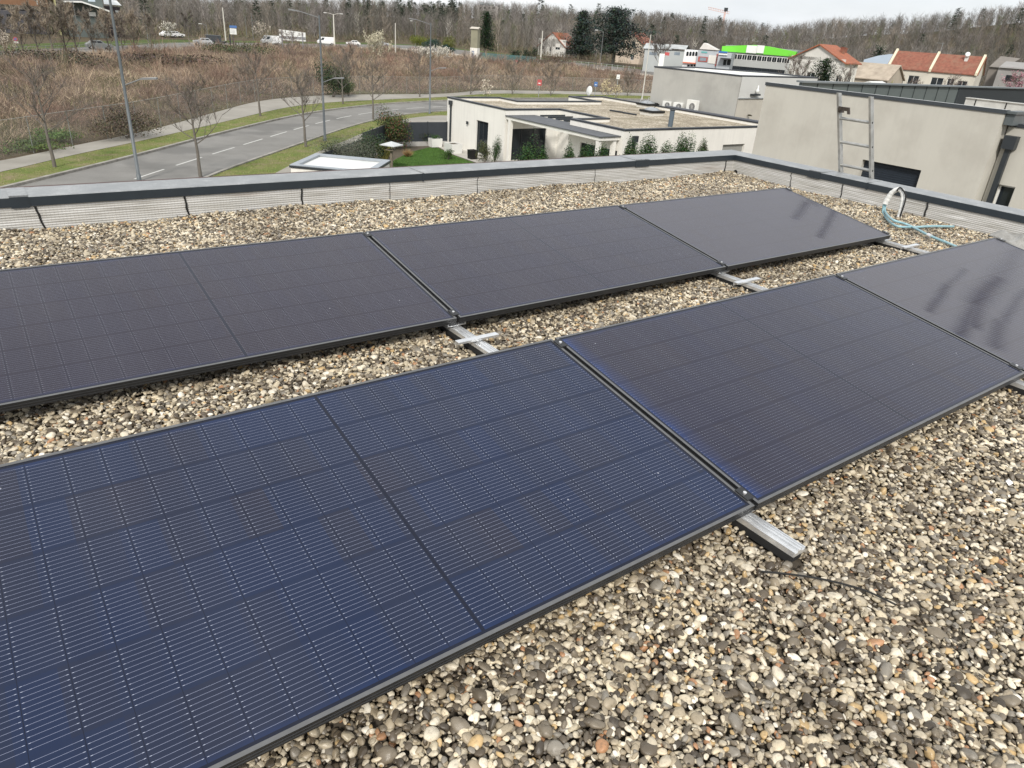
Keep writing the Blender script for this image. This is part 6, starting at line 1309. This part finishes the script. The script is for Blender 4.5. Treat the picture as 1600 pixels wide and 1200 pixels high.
# ------------------------------------------------------------------ vehicles
tyre = M('tyre', (.02, .02, .02), .9, .1, 5); vg = M('car_glass', (.03, .035, .04), .1, .1, 2)
def vehicle(px, base, paint_, label, kind='car', rot=0, sc=1.0, flip=False, name='parked_car', group=None, cat=None, D=None):
    if D is None: p = at(px, base)
    else: p = atd(px, hor(px), D)
    a = math.atan2(p[1]-CAM[1], p[0]-CAM[0])-math.pi/2+math.radians(rot)+(math.pi if flip else 0)
    r = empty(name, (p[0], p[1], G+.03), a, label, cat or kind, group); r.scale = (sc,)*3
    if kind == 'car': Ln, Wd, prof, cab = 4.3, 1.75, [(-2.15, .35), (2.15, .35), (2.15, .75), (1.9, .88), (.95, .98), (-1.75, 1.02), (-2.12, .85)], [(-1.7, 1.0), (.95, .98), (.35, 1.44), (-1.15, 1.46)]
    elif kind == 'van': Ln, Wd, prof, cab = 5.0, 1.95, [(-2.5, .4), (2.5, .4), (2.5, .95), (2.2, 1.15), (-2.5, 1.15)], [(-2.48, 1.15), (2.15, 1.15), (1.45, 2.1), (-2.4, 2.15)]
    else: Ln, Wd, prof, cab = 7.5, 2.3, [(-3.7, .6), (3.7, .6), (3.7, 1.3), (-3.7, 1.3)], [(-3.7, 1.3), (1.9, 1.3), (1.9, 3.2), (-3.7, 3.2)]
    m = MB(); n = len(prof); m.add([(x, -Wd/2, z) for x, z in prof]+[(x, Wd/2, z) for x, z in prof], [tuple(range(n)), tuple(range(2*n-1, n-1, -1))]+[(i, n+i, n+(i+1) % n, (i+1) % n) for i in range(n)]); m.build('body', paint_, r, bevel=.06)
    t_ = .86
    m = MB(); m.add([(x, -Wd/2*(.97 if i < 2 else t_), z) for i, (x, z) in enumerate(cab)]+[(x, Wd/2*(.97 if i < 2 else t_), z) for i, (x, z) in enumerate(cab)], [(0, 1, 2, 3), (7, 6, 5, 4), (1, 5, 6, 2), (0, 3, 7, 4), (3, 2, 6, 7)]); cb = m.build('cabin', paint_, r, bevel=.04)
    (x0_, z0_), (x1_, z1_), (x2_, z2_), (x3_, z3_) = cab; zz0, zz1 = z0_+(z2_-z0_)*.15, z0_+(z2_-z0_)*.85
    for s in (-1, 1):
        m = MB(); lo = .97-.11*.15; hi = .97-.11*.85
        spans = ((.08, .46), (.52, .86)) if kind == 'car' else ((.72, .90),)
        for a_, b_ in spans:
            xa0, xb0 = x0_+(x1_-x0_)*a_, x0_+(x1_-x0_)*b_; xa1, xb1 = x3_+(x2_-x3_)*a_, x3_+(x2_-x3_)*b_
            m.add([(xa0*.85+xa1*.15, s*(Wd/2*lo+.012), zz0), (xb0*.85+xb1*.15, s*(Wd/2*lo+.012), zz0), (xb0*.15+xb1*.85, s*(Wd/2*hi+.012), zz1), (xa0*.15+xa1*.85, s*(Wd/2*hi+.012), zz1)], [(0, 1, 2, 3)])
        m.build('side_window', vg, r)
    m = MB(); m.add([(x1_*.85+x2_*.15+.015, -Wd*.42, zz0), (x1_*.85+x2_*.15+.015, Wd*.42, zz0), (x1_*.15+x2_*.85+.015, Wd*.38, zz1), (x1_*.15+x2_*.85+.015, -Wd*.38, zz1)], [(0, 1, 2, 3)]); m.build('windscreen', vg, r)
    for x in (-Ln*.31, Ln*.31):
        for s in (-1, 1): m = MB(); m.tube([(x, s*(Wd/2-.2), .33), (x, s*(Wd/2+.01), .33)], .33 if kind != 'truck' else .45, 14); w_ = m.build('wheel', tyre, r); m = MB(); m.tube([(x, s*(Wd/2+.01), .33), (x, s*(Wd/2+.02), .33)], .19, 10); m.build('rim', galv, w_)
    for s in (-1, 1): m = MB(); m.box(Ln/2-.06, s*Wd*.36-.15, .62, Ln/2+.01, s*Wd*.36+.15, .76); m.build('headlight', lens, r)
    return r
pw, pgy, pdk, pbl = M('paint_white', (.75, .75, .75), .3, .03, 1), M('paint_grey', (.16, .17, .17), .3, .05, 1), M('paint_dark', (.04, .045, .05), .3, .05, 1), M('paint_silver', (.42, .44, .46), .3, .05, 1)
vehicle(156, 77.5, pgy, 'grey car on the main road behind the bare trees at the upper left', rot=10, name='moving_car', group='vehicles on the main road')
vehicle(318, 70.5, pbl, 'silver car in front of the dark lorry on the main road', rot=5, flip=True, name='moving_car', group='vehicles on the main road')
vehicle(338, 69.5, pdk, 'dark lorry on the main road behind the silver car', kind='truck', rot=5, sc=.62, name='lorry', cat='lorry', group='vehicles on the main road')
vehicle(424, 70, pw, 'white van just left of the white billboard', kind='van', rot=20, flip=True, name='van', group='vehicles on the main road')
vehicle(509.5, 70.5, pw, 'white van on the main road right of the billboard', kind='van', rot=8, flip=True, name='van', group='vehicles on the main road')
vehicle(552, 71.5, pw, 'white car on the main road between the van and the blossoming bush', rot=3, flip=True, name='moving_car', group='vehicles on the main road')
vehicle(598, 72, pbl, 'silver car on the main road above the white blossoming bush', rot=3, name='moving_car', group='vehicles on the main road')
for i, (px, lb) in enumerate(((264, 'white parked car under the blossoming tree, left one'), (275, 'white parked car under the blossoming tree, right one'))): vehicle(px, 58.5, pw, lb, rot=25, group='cars parked by the roundabout')
for i, (px, d_, lb, kd, pt) in enumerate(((1157, 186, 'white van in the green hall car park, furthest left', 'van', pw), (1172, 188, 'white van in the green hall car park, in the middle', 'van', pw), (1190, 187, 'white van in the green hall car park, furthest right', 'van', pw), (1216, 176, 'white car parked right of the vans before the green hall', 'car', pw), (1228, 170, 'dark car parked nearest the orange-roofed house', 'car', pdk), (1384, 158, 'grey car parked before the terraced houses', 'car', pgy), (1142, 180, 'white car parked below the blue and white shop sign', 'car', pw))):
    vehicle(px, 0, pt, lb, kind=kd, rot=15+i*7, D=d_, name='parked_car' if kd == 'car' else 'parked_van', group='vehicles parked by the business units')

# ------------------------------------------------------------------ far trees and bushes
def evergreen(px, base, top, wpx, label, seed, n=9000, kind='cedar', colr=(.028, .042, .030), D=None, size=.42, group=None):
    if D is None: p = at(px, base)
    else: p = atd(px, hor(px), D)
    h = _top(p, top)-G; D_ = float(np.hypot(p[0]-CAM[0], p[1]-CAM[1])); w = wpx*D_/FPX
    root = empty('evergreen_tree', (p[0], p[1], G), 0, label, 'tree', group); r = np.random.default_rng(seed)
    nb = 62 if kind == 'cedar' else 80; P = []; N_ = []; m = MB(); m.tube([(0, 0, 0), (.1, 0, h*.4), (0, .1, h*.95)], [h*.030, h*.018, .03], 8)
    for i in range(nb):
        f = (.12 if kind != 'cedar' else .20)+(.98-.2)*(i/nb)**.9; z = h*f; a = i*2.4+r.uniform(-.5, .5)
        if kind == 'cedar': R_ = w*.5*(1.15-.25*f if f < .45 else 1.05*(1-((f-.45)/.62)**1.8)+.12)*r.uniform(.45, 1.12)
        elif kind == 'column': R_ = w*.5*(1-abs(f-.4)*.9)*r.uniform(.6, 1.1)
        else: R_ = w*.5*(1.08-f)**.8*r.uniform(.7, 1.12)
        k = max(6, int(n/nb*(R_/(w*.4)+.25))); u = r.random(k)**.7; droop = (-.10 if kind == 'cedar' else -.16)*u*R_+ (.06*R_ if kind == 'cedar' else 0)
        sp = .16*R_+.35
        x = math.cos(a)*R_*u+r.normal(0, sp, k)*(.4+u); y = math.sin(a)*R_*u+r.normal(0, sp, k)*(.4+u); P.append(np.column_stack([x, y, z+droop+r.normal(0, .16+.012*h, k)]))
        nn = r.normal(0, .5, (k, 3)); nn[:, 2] += 1.0; N_.append(nn)
        if i % 2 == 0 and R_ > .8: m.tube([(0, 0, z-.2), (math.cos(a)*R_*.5, math.sin(a)*R_*.5, z-.05*R_), (math.cos(a)*R_*.85, math.sin(a)*R_*.85, z-.1*R_)], [h*.007, h*.004, .02], 4, cap=False)
    P = np.concatenate(P); N_ = np.concatenate(N_); leaves('crown', P, N_, size*r.uniform(.5, 1.3, len(P)), varc(r, colr, len(P), .32), TINT, root, .5); m.build('trunk', BARK, root); return root
evergreen(905, 92, 10, 42, 'tall dark cedar with a dense pointed crown, left one of the two', 5, 13000, 'fir', (.040, .056, .044), size=.62)
evergreen(957, 102, 11, 84, 'broad dark cedar with spreading layered boughs, right one of the two', 6, 13500, 'cedar', (.042, .058, .050), size=.62)
evergreen(758, 84, 11, 30, 'dark green conifer standing behind the electricity tower', 7, 9000, 'fir', (.022, .042, .020))
evergreen(1296, 0, 84, 34, 'dark bushy evergreen in front of the orange-roofed white house', 8, 5000, 'column', (.030, .048, .024), D=128, size=.30)
evergreen(1374, 0, 66, 20, 'dark evergreen on the hillside above the blue hall', 9, 3000, 'column', (.028, .045, .028), D=236)
for i, (px, t_) in enumerate(((805, 77), (812, 78), (824, 76), (831, 79), (838, 72))): evergreen(px, 0, t_, 7, ('first', 'second', 'third', 'fourth', 'last and tallest')[i]+' dark cypress from the left behind the teal fence', 20+i, 900, 'column', (.025, .045, .025), D=205, size=.3, group='cypresses behind the teal fence')
def far_bare(px, base, top, wpx, label, seed, colr=(.17, .145, .125), group=None, D=None, twigs=650, blossom=None, clear=.25, name='bare_tree', tk=1.0, upright=.55):
    if D is None: p = at(px, base)
    else: p = atd(px, hor(px), D)
    h = _top(p, top)-G; D_ = float(np.hypot(p[0]-CAM[0], p[1]-CAM[1])); w = wpx*D_/FPX
    root = empty(name, (p[0], p[1], G), 0, label, 'tree' if h > 3.5 else 'bush', group); segs, P, D2, Ln = bare_parts(seed, h=h, clear=clear, spread=w/h*.55, twigs=twigs, thick=h*.014, upright=upright)
    m = MB(); [m.tube(q, [x*1.3*tk for x in rd], 4, cap=False) for q, rd, n_ in segs]; m.build('trunk', BARK, root)
    R3 = np.random.default_rng(seed+9); blades('crown', P, D2, Ln*1.1, np.full(len(P), (.006+D_*.00034)*(.7+.3*tk)), varc(R3, colr, len(P), .22), TINT, root)
    if blossom is not None:
        n = blossom[1]; k = R3.integers(0, len(P), n); Q = P[k]+D2[k]*R3.uniform(0, 1, (n, 1))*Ln[k][:, None]*.9+R3.normal(0, .07, (n, 3)); leaves('blossom', Q, R3.normal(size=(n, 3)), R3.uniform(.6, 1.2, n)*(.05+D_*.0008), varc(R3, blossom[0], n, .15), TINT, root, .9)
    return root
tl = [(62, 88, 8), (85, 89, -6), (104, 87, 4), (122, 88, 6), (147, 86, 20), (172, 86, 18), (193, 84, 24), (212, 84, 20), (238, 82, 26), (38, 88, 12), (12, 90, 22)]
for i, (px, b, t_) in enumerate(tl): far_bare(px, b, t_, 34, ('leafless tree of the row along the main road, number %d from the left edge' % (sorted(x[0] for x in tl).index(px)+1)), 200+i, (.30, .25, .195) if i % 2 else (.22, .19, .155), 'row of leafless trees along the main road', twigs=1400, clear=.2, tk=1.3, upright=1.3)
far_bare(296, 70, 17, 24, 'tall slim leafless tree beside the pale forecourt at the upper left', 231, (.13, .115, .10), twigs=1000, clear=.18)
wht = (.66, .63, .56)
far_bare(266, 62, 39, 18, 'small white blossoming tree above the two parked cars', 232, blossom=(wht, 1200)); far_bare(409, 70, 38, 22, 'white blossoming tree left of the billboard', 233, blossom=((.55, .50, .42), 900))
far_bare(588, 96, 64, 46, 'large round bush covered in cream blossom at the far side of the field', 234, blossom=((.60, .56, .42), 3200), clear=.06, twigs=900, name='blossom_bush')
far_bare(664, 99, 80, 30, 'low white blossoming bush left of the third street lamp top', 235, blossom=(wht, 1600), clear=.05, name='blossom_bush'); far_bare(690, 98, 78, 26, 'white blossoming bush with an upright spray, right of the lamp post', 236, blossom=(wht, 1500), clear=.05, name='blossom_bush')
far_bare(5, 92, 58, 34, 'pale blossoming bush at the left edge of the picture', 237, blossom=((.45, .40, .33), 1500), clear=.08, name='blossom_bush')
far_bare(758, 153, 127, 16, 'slender sapling with white flowers behind the left end of the white house', 238, blossom=((.70, .62, .52), 420), clear=.1, twigs=260, name='flowering_sapling')
far_bare(945, 156, 127, 20, 'sapling with yellowish white flowers behind the satellite dish, left of two', 239, blossom=((.62, .53, .34), 600), clear=.1, twigs=300, name='flowering_sapling')
far_bare(961, 156, 134, 14, 'small yellowish flowering sapling, right of two behind the gravel roof', 240, blossom=((.62, .53, .34), 300), clear=.1, twigs=200, name='flowering_sapling')
for i, (px, b, t_, w, lb) in enumerate(((452, 92, 62, 62, 'dense grey leafless thicket in front of the white billboard'), (546, 128, 78, 50, 'leafless bush in the field above the middle lamp head'), (735, 148, 92, 58, 'large leafless bush behind the white house, left of the red sign'), (860, 150, 104, 44, 'leafless bush left of the satellite dish behind the house'),
        (385, 150, 108, 44, 'pale leafless bush at the bend of the wire fence'), (800, 148, 100, 50, 'leafless thicket right above the white house roof'), (1035, 0, 62, 40, 'leafless tree in front of the long pale shed'), (980, 150, 112, 30, 'leafless bush beside the tall thin pole'))):
    far_bare(px, b, t_, w, lb, 250+i, (.215, .18, .15) if i != 6 else (.12, .105, .095), clear=.04 if i != 6 else .35, twigs=1500, D=200 if i == 6 else None, name='bare_bush' if i != 6 else 'bare_tree')
for i, (px, D_, t_, w) in enumerate(((1247, 128, 82, 40), (1262, 130, 92, 30), (1330, 126, 100, 34), (1500, 160, 122, 34), (1440, 158, 124, 26))):
    far_bare(px, 0, t_, w, ('leafless tree in front of the left half of the orange-roofed house', 'smaller leafless tree before the orange-roofed house windows', 'leafless tree at the right corner of the orange-roofed house', 'leafless tree before the right end of the terraced houses', 'small leafless tree before the terraced house balcony')[i], 270+i, (.17, .14, .125), D=D_, twigs=700)
far_bare(1597, 0, 112, 34, 'pink blossoming tree at the far right edge', 280, D=140, blossom=((.42, .22, .26), 1600))
# green bushes
def gb(px, base, w, h, n, colr, label, seed, size=.2, D=None, **kw):
    p = at(px, base) if D is None else atd(px, hor(px), D); return leafy('bush', seed, (p[0], p[1], G), label, w, h, n, size, colr, 'bush', **kw)
gb(521, 152, 3.4, 4.2, 6000, (.050, .068, .038), 'dark green bush standing in the field behind the middle street lamp', 50, .16, lumps=11)
gb(545, 150, 2.4, 1.6, 1400, (.075, .10, .045), 'low green bush right of the dark green one behind the fence', 51, .14)
gb(198, 216, 4.2, 2.0, 5000, (.095, .080, .058), 'dark brown bramble mound behind the fence left of the nearest lamp', 52, .12, lumps=12)
gb(45, 236, 4.0, .6, 2200, (.085, .115, .045), 'bright green weed patch behind the fence at the left edge', 53, .12)
gb(95, 222, 3.0, .8, 2000, (.09, .14, .045), 'smaller green weed patch beside the fence post', 54, .11)
for i, (px, b, w, h, c_, lb) in enumerate(((655, 76, 7, 5, (.13, .15, .03), 'yellow-green bush left of the dark teal hedge by the main road'), (697, 80, 6, 4.5, (.12, .13, .04), 'olive-yellow bush above the white blossoming bushes'), (672, 80, 6, 3.8, (.035, .06, .05), 'dark teal-green bush between the two yellowish ones'), (700, 84, 4, 2.6, (.02, .05, .045), 'small dark teal hedge right of the main road'),
        (372, 92, 12, 3.0, (.075, .085, .045), 'dark olive bramble mound at the far edge of the field'), (255, 104, 16, 2.0, (.075, .060, .048), 'broad dark mound in the far left of the field'), (95, 104, 14, 2.4, (.075, .068, .050), 'dark bramble mound below the leafless row'))):
    gb(px, b, w, h, 2600, c_, lb, 60+i, .30)
gb(1480, 0, 5, 2.5, 1500, (.20, .26, .03), 'bright yellow-green bush behind the right end of the terraced houses', 70, .3, D=196)
gb(1392, 0, 3.5, 5.0, 1600, (.20, .19, .05), 'yellowish bush at the left corner of the terraced houses', 71, .25, D=165)
gb(1310, 0, 9.0, 4.6, 3500, (.085, .085, .05), 'olive hedge below the dark evergreen, behind the roof of the grey building', 72, .25, D=112)
gb(1575, 0, 3, 4.5, 1500, (.03, .05, .028), 'dark cone-shaped conifer before the grey sheds', 73, .25, D=170)
gb(870, 108, 16, 3.4, 3500, (.115, .085, .065), 'reddish brown hedge below the small white gabled house', 74, .30)
